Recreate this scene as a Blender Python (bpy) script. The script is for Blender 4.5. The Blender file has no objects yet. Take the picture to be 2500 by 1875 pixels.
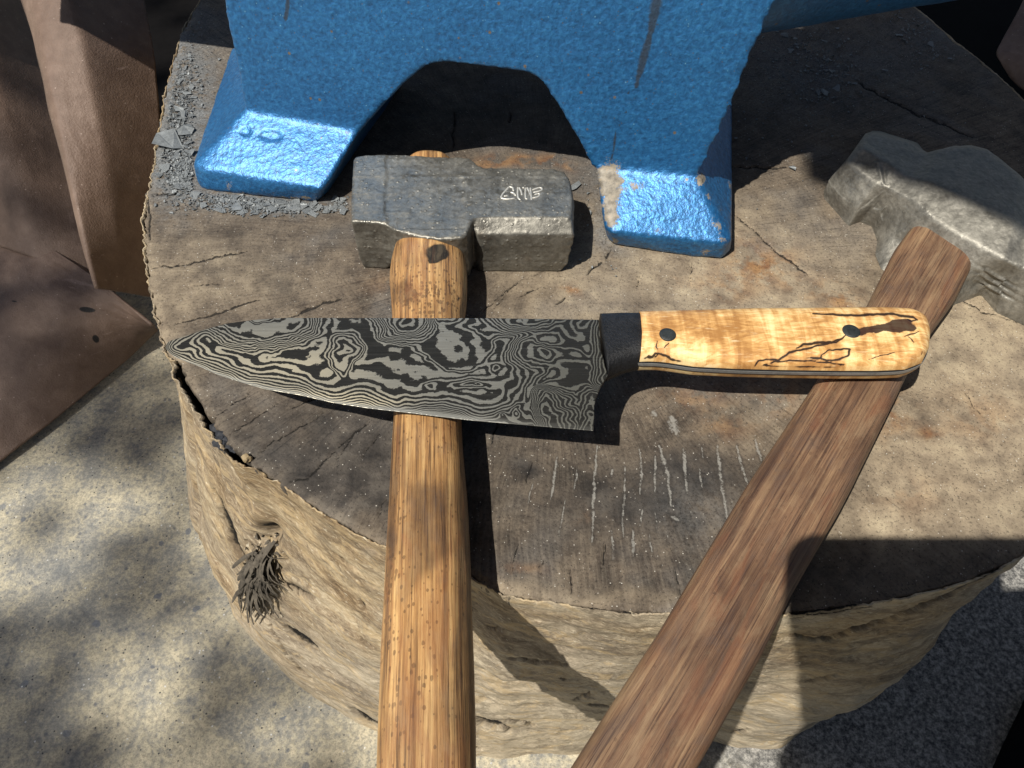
import bpy, bmesh, math, random
import numpy as np
from mathutils import Vector, Matrix
S = bpy.context.scene
COL = S.collection
R = math.radians
rng = np.random.default_rng(7); random.seed(7)

# ---------------- camera, sky, sun ----------------
F, DEP, HC, HG = 1880.0, R(53), 0.30, -0.28          # focal (px of a 2500 wide photo), depression, camera height over the cut, ground level
sd, cd = math.sin(DEP), math.cos(DEP)
cam = bpy.data.objects.new('camera', bpy.data.cameras.new('camera'))
COL.objects.link(cam); S.camera = cam
cam.location = (0, 0, HC); cam.rotation_euler = (math.pi/2-DEP, 0, 0)
cam.data.sensor_width = 36; cam.data.lens = 36*F/2500; cam.data.clip_start = .005; cam.data.clip_end = 100
AX, AY = 2050-1250, 1400-937.5                        # where the shadows converge
_L = np.array([AX, F*cd-AY*sd, -F*sd-AY*cd]); L = _L/np.linalg.norm(_L)   # direction the sunlight travels
sun = bpy.data.objects.new('sun', bpy.data.lights.new('sun', 'SUN')); COL.objects.link(sun)
sun.data.energy = 4.9; sun.data.angle = R(.53); sun.data.color = (1, .95, .86)
sun.rotation_euler = Vector(L).to_track_quat('-Z', 'Y').to_euler()
W = bpy.data.worlds.new('World'); S.world = W; W.use_nodes = True
nt = W.node_tree; bg = nt.nodes['Background']
sk = nt.nodes.new('ShaderNodeTexSky'); sk.sky_type = 'NISHITA'; sk.sun_disc = False
sk.sun_elevation = math.asin(-L[2]); sk.sun_rotation = math.atan2(-L[0], -L[1])
sk.air_density = 1.0; sk.dust_density = 1.6; sk.ozone_density = .45
nt.links.new(sk.outputs[0], bg.inputs[0]); bg.inputs[1].default_value = .05
S.view_settings.view_transform = 'Standard'; S.view_settings.look = 'None'
S.view_settings.exposure = .30; S.view_settings.gamma = 1

# ---------------- projection helpers ----------------
def P(u, v, z):
    u = np.asarray(u, float)-1250; v = np.asarray(v, float)-937.5
    dx, dy, dz = u, F*cd-v*sd, -F*sd-v*cd
    t = (z-HC)/dz
    return np.stack([dx*t, dy*t, np.zeros_like(dx*t)+z], -1)
def PX(p):
    p = np.asarray(p, float); q = p-np.array([0, 0, HC])
    dep = q[..., 1]*cd-q[..., 2]*sd; up = q[..., 1]*sd+q[..., 2]*cd
    return q[..., 0]/dep*F+1250, -up/dep*F+937.5
def ray(u, v):
    return np.array([u-1250, F*cd-(v-937.5)*sd, -F*sd-(v-937.5)*cd])
def PP(u, v, p0, n):
    d = ray(u, v); o = np.array([0, 0, HC]); return o+d*(np.dot(p0-o, n)/np.dot(d, n))

# ---------------- noise ----------------
def vn(x, y, seed=0):
    x = np.asarray(x, float); y = np.asarray(y, float)
    xi = np.floor(x).astype(np.int64); yi = np.floor(y).astype(np.int64); fx = x-xi; fy = y-yi
    fx = fx*fx*(3-2*fx); fy = fy*fy*(3-2*fy)
    def h(a, b):
        n = (a*374761393+b*668265263+seed*974634777) & 0xffffffff
        n = ((n ^ (n >> 13))*1274126177) & 0xffffffff
        return ((n ^ (n >> 16)) & 0xffff)/65535.0
    return (h(xi, yi)*(1-fx)+h(xi+1, yi)*fx)*(1-fy)+(h(xi, yi+1)*(1-fx)+h(xi+1, yi+1)*fx)*fy
def fbm(x, y, o=4, seed=0, g=.5):
    a, s, t = 1., 0., 0.
    for i in range(o):
        s = s+a*vn(x*2**i, y*2**i, seed+i*17); t += a; a *= g
    return s/t*2-1
def sst(a, b, x):
    t = np.clip((x-a)/(b-a), 0, 1); return t*t*(3-2*t)
def pdist(x, y, lines, ws=1.):                                # distance to polylines, each divided by its own width
    d = np.full(x.shape, 1e3)
    for ln in lines:
        w, pts = ln[0]*ws, ln[1:]
        for i in range(len(pts)-1):
            ax, ay = pts[i]; bx, by = pts[i+1]
            vx, vy = bx-ax, by-ay; l2 = vx*vx+vy*vy+1e-9
            t = np.clip(((x-ax)*vx+(y-ay)*vy)/l2, 0, 1)
            tt = (i+t)/(len(pts)-1); ww = w*(.45+.55*np.sin(np.pi*np.clip(tt*.9+.05, 0, 1)))
            d = np.minimum(d, np.hypot(x-ax-t*vx, y-ay-t*vy)/ww)
    return d
def blobs(x, y, bl):
    s = np.zeros(x.shape)
    for (bx, by, rx, ry, a) in bl:
        s = s+a*np.exp(-(((x-bx)/rx)**2+((y-by)/ry)**2))
    return s

# ---------------- mesh helpers ----------------
def mesh(name, v, f, mat=None, attrs=None, smooth=True, parent=None, vec=None):
    v = np.asarray(v, float).reshape(-1, 3)
    if parent is not None and parent.get('_o') is not None: v = v-np.array(parent['_o'])
    me = bpy.data.meshes.new(name)
    if isinstance(f, np.ndarray):
        k = f.shape[1]; me.vertices.add(len(v)); me.vertices.foreach_set('co', v.ravel().astype(np.float32))
        me.loops.add(f.size); me.loops.foreach_set('vertex_index', f.ravel().astype(np.int32))
        me.polygons.add(len(f)); me.polygons.foreach_set('loop_start', np.arange(0, f.size, k, dtype=np.int32))
        me.update(calc_edges=True); me.validate()
    else:
        me.from_pydata(v.tolist(), [], [list(q) for q in f]); me.update()
    if smooth: me.polygons.foreach_set('use_smooth', np.ones(len(me.polygons), bool))
    for k, a in (attrs or {}).items():
        a = np.asarray(a, np.float32)
        if a.ndim == 1: me.attributes.new(k, 'FLOAT', 'POINT').data.foreach_set('value', a)
        elif a.shape[1] == 3: me.attributes.new(k, 'FLOAT_VECTOR', 'POINT').data.foreach_set('vector', a.ravel())
        else: me.attributes.new(k, 'FLOAT_COLOR', 'POINT').data.foreach_set('color', a.ravel())
    o = bpy.data.objects.new(name, me); COL.objects.link(o)
    if mat: me.materials.append(mat)
    if parent is not None: o.parent = parent
    return o
def grid_faces(nu, nv, wrap=False, flip=False):
    i = np.arange(nu if wrap else nu-1); j = np.arange(nv-1)
    I, J = np.meshgrid(i, j, indexing='ij'); I2 = (I+1) % nu
    q = np.stack([I*nv+J, I2*nv+J, I2*nv+J+1, I*nv+J+1], -1).reshape(-1, 4)
    return q[:, ::-1].copy() if flip else q
def thing(name, label, cat, loc, group=None):
    o = bpy.data.objects.new(name, None); COL.objects.link(o); o.location = loc
    o.empty_display_size = .02
    o['label'] = label; o['category'] = cat
    if group: o['group'] = group
    o['_o'] = [float(a) for a in loc]
    return o
def tag(o, label, cat, group=None):
    o['label'] = label; o['category'] = cat
    if group: o['group'] = group
def resample(pts, n, smooth=0):
    pts = np.asarray(pts, float)
    d = np.r_[0, np.cumsum(np.linalg.norm(np.diff(pts, axis=0), axis=1))]
    s = np.linspace(0, d[-1], n); q = np.stack([np.interp(s, d, pts[:, k]) for k in range(pts.shape[1])], 1)
    for _ in range(smooth): q[1:-1] = (q[:-2]+2*q[1:-1]+q[2:])/4
    return q
def coons(T, B, Lf, Rt, nu, nv, sm=3):                 # boundary curves -> grid [nu,nv,dim]
    T = resample(T, nu, sm); B = resample(B, nu, sm); Lf = resample(Lf, nv, sm); Rt = resample(Rt, nv, sm)
    s = np.linspace(0, 1, nu)[:, None, None]; t = np.linspace(0, 1, nv)[None, :, None]
    return ((1-t)*T[:, None]+t*B[:, None]+(1-s)*Lf[None]+s*Rt[None]
            -((1-s)*(1-t)*T[0]+s*(1-t)*T[-1]+(1-s)*t*B[0]+s*t*B[-1]))
def hull_bm(bm, pts):
    vs = [bm.verts.new(Vector(p)) for p in pts]
    r = bmesh.ops.convex_hull(bm, input=vs)
    bad = [g for g in r['geom_interior']+r['geom_unused'] if isinstance(g, bmesh.types.BMVert)]
    if bad: bmesh.ops.delete(bm, geom=list(set(bad)), context='VERTS')
def fuse(bm, voxel, smooth_it, decim=None):            # union of closed solids -> one smooth skin (numpy verts, faces)
    me = bpy.data.meshes.new('t'); bm.to_mesh(me); bm.free()
    o = bpy.data.objects.new('t', me); COL.objects.link(o)
    m = o.modifiers.new('r', 'REMESH'); m.mode = 'VOXEL'; m.voxel_size = voxel; m.adaptivity = 0
    if smooth_it:
        m = o.modifiers.new('s', 'SMOOTH'); m.factor = .5; m.iterations = smooth_it
    dg = bpy.context.evaluated_depsgraph_get()
    m2 = bpy.data.meshes.new_from_object(o.evaluated_get(dg))
    nv = len(m2.vertices); v = np.empty(nv*3, np.float32); m2.vertices.foreach_get('co', v)
    nr = np.empty(nv*3, np.float32); m2.vertices.foreach_get('normal', nr)
    f = [tuple(p.vertices) for p in m2.polygons]
    bpy.data.objects.remove(o); bpy.data.meshes.remove(me); bpy.data.meshes.remove(m2)
    q = np.array([x if len(x) == 4 else (x[0], x[1], x[2], x[2]) for x in f]) if any(len(x) == 4 for x in f) else np.array(f)
    if any(len(x) != 4 for x in f): q = f
    return v.reshape(-1, 3).astype(float), q, nr.reshape(-1, 3).astype(float)
def vn3(p, s, seed=0, o=2):                            # cheap 3-D-ish noise from three planes
    return (fbm(p[:, 0]*s+7, p[:, 1]*s, o, seed)+fbm(p[:, 1]*s+3, p[:, 2]*s+9, o, seed+5)+fbm(p[:, 2]*s, p[:, 0]*s+5, o, seed+11))/1.8

# ---------------- material helpers ----------------
class M:
    def __init__(s, name):
        s.m = bpy.data.materials.new(name); s.m.use_nodes = True
        s.t = s.m.node_tree; s.b = s.t.nodes['Principled BSDF']; s._oc = None
    def n(s, typ, props=None, **inp):
        nd = s.t.nodes.new('ShaderNode'+typ)
        for k, v in (props or {}).items(): setattr(nd, k, v)
        for k, v in inp.items(): s.set(nd.inputs[k.replace('_', ' ')], v)
        return nd
    def set(s, sock, v):
        if isinstance(v, bpy.types.NodeSocket): s.t.links.new(v, sock)
        elif isinstance(v, (tuple, list)) and len(v) == 3 and sock.type == 'RGBA': sock.default_value = (*v, 1)
        else: sock.default_value = v
    def oc(s):
        if s._oc is None: s._oc = s.n('TexCoord').outputs['Object']
        return s._oc
    def at(s, name, vec=False):
        nd = s.n('Attribute', {'attribute_name': name}); return nd.outputs['Vector' if vec else 'Fac']
    def atc(s, name):
        nd = s.n('Attribute', {'attribute_name': name})
        sp = s.n('SeparateColor'); s.set(sp.inputs[0], nd.outputs['Color'])
        return sp.outputs[0], sp.outputs[1], sp.outputs[2], nd.outputs['Alpha']
    def sc(s, vec, xyz):
        nd = s.n('VectorMath', {'operation': 'MULTIPLY'}); s.set(nd.inputs[0], vec); nd.inputs[1].default_value = xyz; return nd.outputs[0]
    def noise(s, scale, detail=4, rough=.55, vec=None, dist=0, out=0):
        nd = s.n('TexNoise', Scale=scale, Detail=detail, Roughness=rough, Distortion=dist)
        s.set(nd.inputs['Vector'], vec if vec is not None else s.oc()); return nd.outputs[out]
    def vor(s, scale, vec=None, feature='F1', rnd=1):
        nd = s.n('TexVoronoi', {'feature': feature}, Scale=scale, Randomness=rnd)
        s.set(nd.inputs['Vector'], vec if vec is not None else s.oc()); return nd.outputs['Distance'], (nd.outputs['Color'] if feature == 'F1' else None)
    def ma(s, op, a, b=0., c=None, clamp=False):
        nd = s.n('Math', {'operation': op, 'use_clamp': clamp}); s.set(nd.inputs[0], a); s.set(nd.inputs[1], b)
        if c is not None: s.set(nd.inputs[2], c)
        return nd.outputs[0]
    def ss(s, a, b, x, lo=0., hi=1.):
        nd = s.n('MapRange', {'interpolation_type': 'SMOOTHSTEP'}); s.set(nd.inputs['Value'], x)
        nd.inputs['From Min'].default_value = a; nd.inputs['From Max'].default_value = b
        nd.inputs['To Min'].default_value = lo; nd.inputs['To Max'].default_value = hi
        return nd.outputs[0]
    def ramp(s, fac, stops, mode='LINEAR'):
        nd = s.n('ValToRGB'); s.set(nd.inputs[0], fac); cr = nd.color_ramp; cr.interpolation = mode
        while len(cr.elements) < len(stops): cr.elements.new(.5)
        for e, (p, c) in zip(cr.elements, stops):
            e.position = p; e.color = (*c, 1) if len(c) == 3 else c
        return nd.outputs[0]
    def mix(s, fac, a, b, mode='MIX'):
        nd = s.n('Mix', {'data_type': 'RGBA', 'blend_type': mode, 'clamp_factor': True})
        s.set(nd.inputs[0], fac); s.set(nd.inputs[6], a); s.set(nd.inputs[7], b); return nd.outputs[2]
    def bump(s, h, dist, strength=1., normal=None):
        nd = s.n('Bump', Strength=strength, Distance=dist); s.set(nd.inputs['Height'], h)
        if normal is not None: s.set(nd.inputs['Normal'], normal)
        return nd.outputs[0]
    def out(s, col=None, rough=None, metal=None, normal=None, spec=None):
        if col is not None: s.set(s.b.inputs['Base Color'], col)
        if rough is not None: s.set(s.b.inputs['Roughness'], rough)
        if metal is not None: s.set(s.b.inputs['Metallic'], metal)
        if normal is not None: s.set(s.b.inputs['Normal'], normal)
        if spec is not None: s.set(s.b.inputs['Specular IOR Level'], spec)
        return s.m
def srgb(*c):
    return tuple(((x/255)/12.92 if x/255 <= .04045 else ((x/255+.055)/1.055)**2.4) for x in c)

# concrete: pale cement fines over blue-grey aggregate
def mat_concrete():
    m = M('concrete')
    big = m.noise(7, 5, .6); fine = m.noise(260, 5, .7); mid = m.noise(45, 6, .65)
    base = m.ramp(m.ma('ADD', m.ma('ADD', m.ma('MULTIPLY', mid, .42), m.ma('MULTIPLY', fine, .22)), m.ma('MULTIPLY', big, .36)),
                  [(.38, (.20, .205, .20)), (.46, (.33, .315, .27)), (.53, (.50, .45, .33)), (.62, (.62, .545, .395))])
    wv = m.n('VectorMath', {'operation': 'ADD'}); m.set(wv.inputs[0], m.oc()); m.set(wv.inputs[1], m.sc(m.noise(120, 3, .6, out=1), (.006, .006, 0)))
    wv = wv.outputs[0]
    d, c = m.vor(210, wv); sp = m.ss(.5, .1, d)
    sepc = m.n('SeparateColor'); m.set(sepc.inputs[0], c)
    pick = m.ss(.72, 1.0, sepc.outputs[0])
    base = m.mix(m.ma('MULTIPLY', sp, m.ma('MULTIPLY', pick, .75)), base, (.085, .10, .135))
    d2, c2 = m.vor(90, wv); s2 = m.n('SeparateColor'); m.set(s2.inputs[0], c2)
    base = m.mix(m.ma('MULTIPLY', m.ss(.30, .22, d2), m.ss(.90, .97, s2.outputs[1], 0, .8)), base, (.13, .15, .19))
    d3, c3 = m.vor(420); s3 = m.n('SeparateColor'); m.set(s3.inputs[0], c3)
    base = m.mix(m.ma('MULTIPLY', m.ss(.35, .2, d3), m.ss(.93, .95, s3.outputs[1])), base, (.03, .03, .035))
    base = m.mix(m.ma('MULTIPLY', m.ss(.35, .2, d3), m.ss(.97, .98, s3.outputs[0])), base, (.7, .7, .68))
    g6 = m.noise(620, 4, .75)
    base = m.mix(m.ss(.53, .38, g6, 0, .6), base, m.mix(.7, base, (.10, .10, .10)))
    base = m.mix(m.ss(.35, .6, fine), m.mix(.35, base, (.15, .155, .155)), base)
    wear_shade = m.at('wear_shade')
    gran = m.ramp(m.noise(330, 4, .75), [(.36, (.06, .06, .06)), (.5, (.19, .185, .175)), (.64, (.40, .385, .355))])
    base = m.mix(wear_shade, base, gran)
    h = m.ma('ADD', m.ma('MULTIPLY', fine, .5), mid)
    return m.out(base, .85, 0, m.bump(m.ma('ADD', h, m.ma('MULTIPLY', g6, .5)), .0028, .6), .3)

def mat_cut():                                         # weathered end grain of the stump
    m = M('cut_wood')
    dark_patch, rust, pale, dust = m.atc('stain'); crack = m.at('crack'); chalk = m.at('chalk'); cut = m.at('saw')
    o = m.oc()
    n1 = m.noise(28, 6, .65, dist=.4); n2 = m.noise(110, 6, .7); n3 = m.noise(700, 4, .75)
    rg = m.at('ray', True); g = m.noise(1, 5, .7, m.sc(rg, (900, 35, 1)), .4); ringn = m.noise(1, 4, .6, m.sc(rg, (8, 260, 1)), .3)
    n15 = m.noise(55, 5, .65, dist=.3)
    t = m.ma('ADD', m.ma('MULTIPLY', n1, .35), m.ma('MULTIPLY', n2, .35)); t = m.ma('ADD', t, m.ma('MULTIPLY', n15, .30))
    base = m.ramp(t, [(.36, (.022, .016, .012)), (.45, (.060, .044, .032)), (.53, (.108, .081, .057)), (.66, (.180, .140, .098))])
    base = m.mix(m.ss(.50, .62, m.noise(19, 3, .5), 0, .7), base, m.mix(.5, base, (.13, .135, .14)))
    base = m.mix(.20, base, m.ramp(g, [(.36, (.015, .013, .011)), (.62, (.34, .29, .22))]))
    base = m.mix(m.ss(.5, .36, ringn, 0, .38), base, m.mix(.7, base, (.03, .022, .016)))
    base = m.mix(m.ss(.5, .72, n3, 0, .35), base, m.mix(.6, base, (.34, .30, .24)))
    paleN = m.ma('MULTIPLY', pale, m.ma('ADD', .45, m.ma('MULTIPLY', n2, 1.0)), clamp=True)
    base = m.mix(paleN, base, m.ramp(t, [(.38, (.17, .13, .090)), (.5, (.29, .232, .160)), (.63, (.40, .33, .225))]))
    rn = m.ma('MULTIPLY', rust, m.ss(.40, .56, m.noise(75, 5, .6)), clamp=True)
    base = m.mix(rn, base, m.ramp(n2, [(.4, (.17, .085, .042)), (.62, (.31, .18, .08))]))
    cn = m.ma('MULTIPLY', dark_patch, m.ss(.25, .6, m.noise(60, 6, .7), .45, 1.1), clamp=True)
    base = m.mix(cn, base, m.ramp(t, [(.40, (.016, .014, .013)), (.5, (.042, .036, .031)), (.6, (.085, .074, .062))]))
    dn = m.ma('MULTIPLY', dust, m.ss(.30, .55, m.noise(160, 5, .7)), clamp=True)
    base = m.mix(dn, base, m.ramp(n3, [(.35, (.07, .075, .078)), (.65, (.20, .205, .205))]))
    base = m.mix(m.ss(.47, .32, n3, 0, .8), base, m.mix(.8, base, (.012, .010, .009)))
    d, c = m.vor(1500); s3 = m.n('SeparateColor'); m.set(s3.inputs[0], c)
    base = m.mix(m.ma('MULTIPLY', m.ss(.5, .2, d), m.ss(.975, .998, s3.outputs[0], 0, .8)), base, (.66, .63, .56))
    base = m.mix(m.ma('MULTIPLY', m.ss(.4, .2, d), m.ss(.93, .94, s3.outputs[1])), base, (.012, .011, .01))
    # chalky gouges
    cj = m.ma('ADD', chalk, m.ma('MULTIPLY', m.ma('SUBTRACT', m.noise(420, 5, .85), .5), 5.5))
    base = m.mix(m.ss(3.2, 1.0, cj, 0, .4), base, m.mix(.7, base, (.01, .009, .008)))
    base = m.mix(m.ss(1.1, .2, cj, 0, .55), base, (.34, .33, .30))
    # saw marks
    sw = m.n('TexWave', {'wave_type': 'BANDS', 'bands_direction': 'X'}, Scale=95, Distortion=1.2, Detail=2, Detail_Scale=3)
    m.set(sw.inputs['Vector'], o)
    base = m.mix(m.ma('MULTIPLY', cut, m.ss(.4, .9, sw.outputs[1], 0, .28)), base, m.mix(.6, base, (.012, .01, .009)))
    # cracks
    kj = m.ma('ADD', crack, m.ma('MULTIPLY', m.ma('SUBTRACT', m.noise(350, 5, .85), .5), 3.2))
    ck = m.ss(.80, .35, kj)
    base = m.mix(m.ma('MULTIPLY', m.ss(.40, .30, g, 0, .7), m.ss(.45, .6, m.noise(9, 3))), base, m.mix(.85, base, (.008, .007, .006)))
    base = m.mix(m.ma('MULTIPLY', ck, .88), base, (.006, .005, .004))
    h = m.ma('ADD', m.ma('MULTIPLY', n3, .22), m.ma('MULTIPLY', n2, .5))
    h = m.ma('SUBTRACT', h, m.ma('MULTIPLY', ck, 1.2)); h = m.ma('ADD', h, m.ma('MULTIPLY', m.ma('MULTIPLY', cut, sw.outputs[1]), .1))
    return m.out(base, .8, 0, m.bump(h, .0022, .75), .35)

def mat_side():
    m = M('trunk_wood'); crack = m.at('crack'); tone = m.at('tone'); gc = m.at('gc', True)
    a = m.noise(1, 6, .65, m.sc(gc, (9, 30, 1)), .8); b = m.noise(1, 6, .7, m.sc(gc, (110, 330, 1)), 1.6); c = m.noise(8, 4, .6)
    fl = m.noise(1, 5, .7, m.sc(gc, (240, 760, 1)), .8)
    base = m.ramp(m.ma('ADD', m.ma('MULTIPLY', a, .55), m.ma('MULTIPLY', b, .45)),
                  [(.36, (.11, .072, .038)), (.45, (.25, .175, .098)), (.53, (.40, .305, .185)), (.64, (.57, .475, .32))])
    gry = m.ramp(b, [(.32, (.15, .125, .095)), (.6, (.40, .36, .29))])
    base = m.mix(m.ss(.42, .60, c), base, m.mix(.55, base, gry))
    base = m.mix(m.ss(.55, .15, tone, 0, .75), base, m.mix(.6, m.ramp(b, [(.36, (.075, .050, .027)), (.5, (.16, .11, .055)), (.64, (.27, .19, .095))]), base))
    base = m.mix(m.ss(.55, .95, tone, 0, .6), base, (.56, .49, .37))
    base = m.mix(m.ss(.46, .34, fl, 0, .55), base, m.mix(.75, base, (.05, .036, .024)))
    base = m.mix(m.ss(.49, .60, m.noise(1, 6, .7, m.sc(gc, (20, 45, 1)), 1.5), 0, .7), base, m.mix(.65, base, (.095, .072, .05)))
    base = m.mix(m.ss(.52, .60, m.noise(1, 6, .7, m.sc(gc, (34, 90, 1)), 1.), 0, .5), base, (.50, .37, .20))
    base = m.mix(m.ss(.57, .68, fl, 0, .75), base, (.64, .57, .43))
    n3 = m.noise(500, 4, .7)
    kj = m.ma('ADD', crack, m.ma('MULTIPLY', m.ma('SUBTRACT', m.noise(220, 5, .8), .5), 1.7))
    ck = m.ss(1.0, .5, kj)
    base = m.mix(m.ss(2.6, .9, kj, 0, .45), base, (.07, .05, .032))
    base = m.mix(ck, base, (.006, .005, .004))
    h = m.ma('ADD', m.ma('MULTIPLY', b, .7), m.ma('MULTIPLY', n3, .2)); h = m.ma('ADD', h, m.ma('MULTIPLY', fl, .4))
    h = m.ma('SUBTRACT', h, m.ma('MULTIPLY', ck, 1.5))
    return m.out(base, .8, 0, m.bump(h, .0023, .75), .3)

def mat_blue(name='blue_paint'):
    m = M(name); wear_shade = m.at('wear_shade'); drip = m.at('drip')
    n = m.noise(430, 3, .55, dist=.2); n2 = m.noise(1500, 3, .6); big = m.noise(15, 3, .5)
    hm = m.noise(300, 3, .55, dist=.5)
    col = m.ramp(m.ma('ADD', m.ma('MULTIPLY', n, .8), m.ma('MULTIPLY', big, .2)), [(.30, (.010, .080, .21)), (.5, (.016, .130, .33)), (.70, (.030, .19, .43))])
    d, c = m.vor(800); s3 = m.n('SeparateColor'); m.set(s3.inputs[0], c)
    fl = m.ma('MULTIPLY', m.ss(.35, .15, d), m.ss(.97, 1.0, s3.outputs[0], 0, .5))
    col = m.mix(fl, col, (.30, .60, .72))
    col = m.mix(m.ma('MULTIPLY', m.ss(.3, .15, d), m.ss(.955, .965, s3.outputs[1])), col, (.12, .10, .08))
    dz, cz = m.vor(210); s4 = m.n('SeparateColor'); m.set(s4.inputs[0], cz)
    col = m.mix(m.ma('MULTIPLY', m.ss(.30, .2, m.ma('ADD', dz, m.ma('MULTIPLY', m.noise(700, 3, .7), .15))), m.ss(.94, .95, s4.outputs[2])), col, (.16, .13, .10))
    wj = m.ma('ADD', wear_shade, m.ma('MULTIPLY', m.ma('SUBTRACT', m.noise(170, 7, .85), .5), 2.6))
    wf = m.ss(.46, .66, wj)
    col = m.mix(wf, col, m.ramp(m.noise(240, 5, .7), [(.35, (.10, .085, .065)), (.6, (.27, .235, .18)), (.75, (.36, .22, .13))]))
    df = m.ma('MULTIPLY', m.ss(1.15, .5, m.ma('ADD', drip, m.ma('MULTIPLY', m.ma('SUBTRACT', m.noise(300, 5, .8), .5), 1.4))), .75)
    col = m.mix(df, col, (.035, .035, .03))
    h = m.ma('ADD', m.ma('MULTIPLY', n, 1.0), m.ma('MULTIPLY', hm, .6)); h = m.ma('ADD', h, m.ma('MULTIPLY', n2, .08))
    m.set(m.b.inputs['Coat Weight'], .3); m.set(m.b.inputs['Coat Roughness'], .40)
    met = m.ma('MULTIPLY', m.ma('SUBTRACT', 1, wf), .5)
    return m.out(col, m.mix(wf, (.42, .42, .42), (.85, .85, .85)), met, m.bump(h, .0015, .40), .6)

def mat_steel(name, tint=1., warm=0., rough=.42, pit=1., metal=.4):
    m = M(name)
    n = m.noise(90, 6, .7); n2 = m.noise(420, 4, .65, dist=.5); hm = m.noise(45, 3, .5)
    r, g, b = 1+warm*.12, 1+warm*.06, 1-warm*.10
    def c(v): return (v*r*tint, v*g*tint, v*b*tint)
    col = m.ramp(m.ma('ADD', m.ma('MULTIPLY', n, .6), m.ma('MULTIPLY', n2, .4)), [(.35, c(.10)), (.5, c(.19)), (.66, c(.31))])
    d, cc = m.vor(420); s3 = m.n('SeparateColor'); m.set(s3.inputs[0], cc)
    pits = m.ma('MULTIPLY', m.ss(.42, .15, d), m.ss(.72, .8, s3.outputs[0]))
    col = m.mix(m.ma('MULTIPLY', pits, .35*pit), col, c(.55))
    col = m.mix(m.ss(.62, .75, m.noise(35, 4, .6), 0, .3), col, (.20, .14, .09))
    h = m.ma('ADD', m.ma('MULTIPLY', n2, .28), m.ma('MULTIPLY', pits, .40*pit)); h = m.ma('ADD', h, m.ma('MULTIPLY', hm, 1.1))
    return m.out(col, m.ss(.3, .7, n, rough-.08, rough+.14), metal, m.bump(h, .0012, .8), .5)

def mat_handle(name, lo, mid, hi, dark, spots=.5, rough=.45, redd=(.25, .10, .04), patch=.45):
    m = M(name); gc = m.at('gc', True); st = m.at('stain'); spt = m.at('spots')
    a = m.noise(1, 6, .65, m.sc(gc, (7, 240, 160)), .5); b = m.noise(1, 5, .7, m.sc(gc, (28, 1300, 700)), .3); c = m.noise(24, 4, .6)
    col = m.ramp(m.ma('ADD', m.ma('MULTIPLY', a, .6), m.ma('MULTIPLY', b, .4)), [(.34, lo), (.5, mid), (.66, hi)])
    col = m.mix(m.ss(.46, .62, c, 0, .45), col, m.mix(.6, col, lo))
    col = m.mix(m.ss(.47, .36, b, 0, .85), col, m.mix(.8, col, dark))
    col = m.mix(m.ss(.48, .36, a, 0, .5), col, m.mix(.7, col, dark))
    col = m.mix(m.ma('MULTIPLY', st, m.ma('ADD', .5, m.noise(60, 5, .7)), clamp=True), col, m.mix(.72, col, dark))
    d, cc = m.vor(1, m.sc(gc, (420, 640, 640))); s3 = m.n('SeparateColor'); m.set(s3.inputs[0], cc)
    sp = m.ss(-.04, .06, m.ma('SUBTRACT', m.ma('MULTIPLY', m.ma('SUBTRACT', m.ma('ADD', s3.outputs[0], m.ma('MULTIPLY', spt, .55)), .62), .75), m.ma('ADD', d, m.ma('MULTIPLY', m.ma('SUBTRACT', m.noise(500, 4, .8), .5), .5))))
    col = m.mix(m.ma('MULTIPLY', sp, spots), col, dark)
    bs = m.at('burn'); col = m.mix(m.ss(.35, .75, m.ma('ADD', bs, m.ma('MULTIPLY', m.ma('SUBTRACT', m.noise(260, 4, .7), .5), .5))), col, (.012, .009, .007))
    h = m.ma('ADD', b, m.ma('MULTIPLY', a, .6))
    big = m.noise(1, 4, .6, m.sc(gc, (14, 70, 70)), 1.)
    col = m.mix(m.ss(.50, .60, big, 0, .75), col, m.mix(.5, col, redd))
    pz = m.noise(1, 5, .7, m.sc(gc, (45, 110, 110)), .6)
    col = m.mix(m.ss(.48, .68, pz, 0, patch*.7), col, m.mix(.45, col, (.40, .31, .19)))
    col = m.mix(m.ss(.50, .34, pz, 0, patch*.8), col, m.mix(.6, col, (.085, .075, .07)))
    col = m.mix(m.ss(.47, .36, big, 0, .45), col, m.mix(.6, col, dark))
    return m.out(col, m.mix(m.ss(.3, .6, bs), m.ss(.3, .7, c, rough-.06, rough+.12), (.9,)*3), 0, m.bump(h, .0007, .7), .45)

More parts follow.
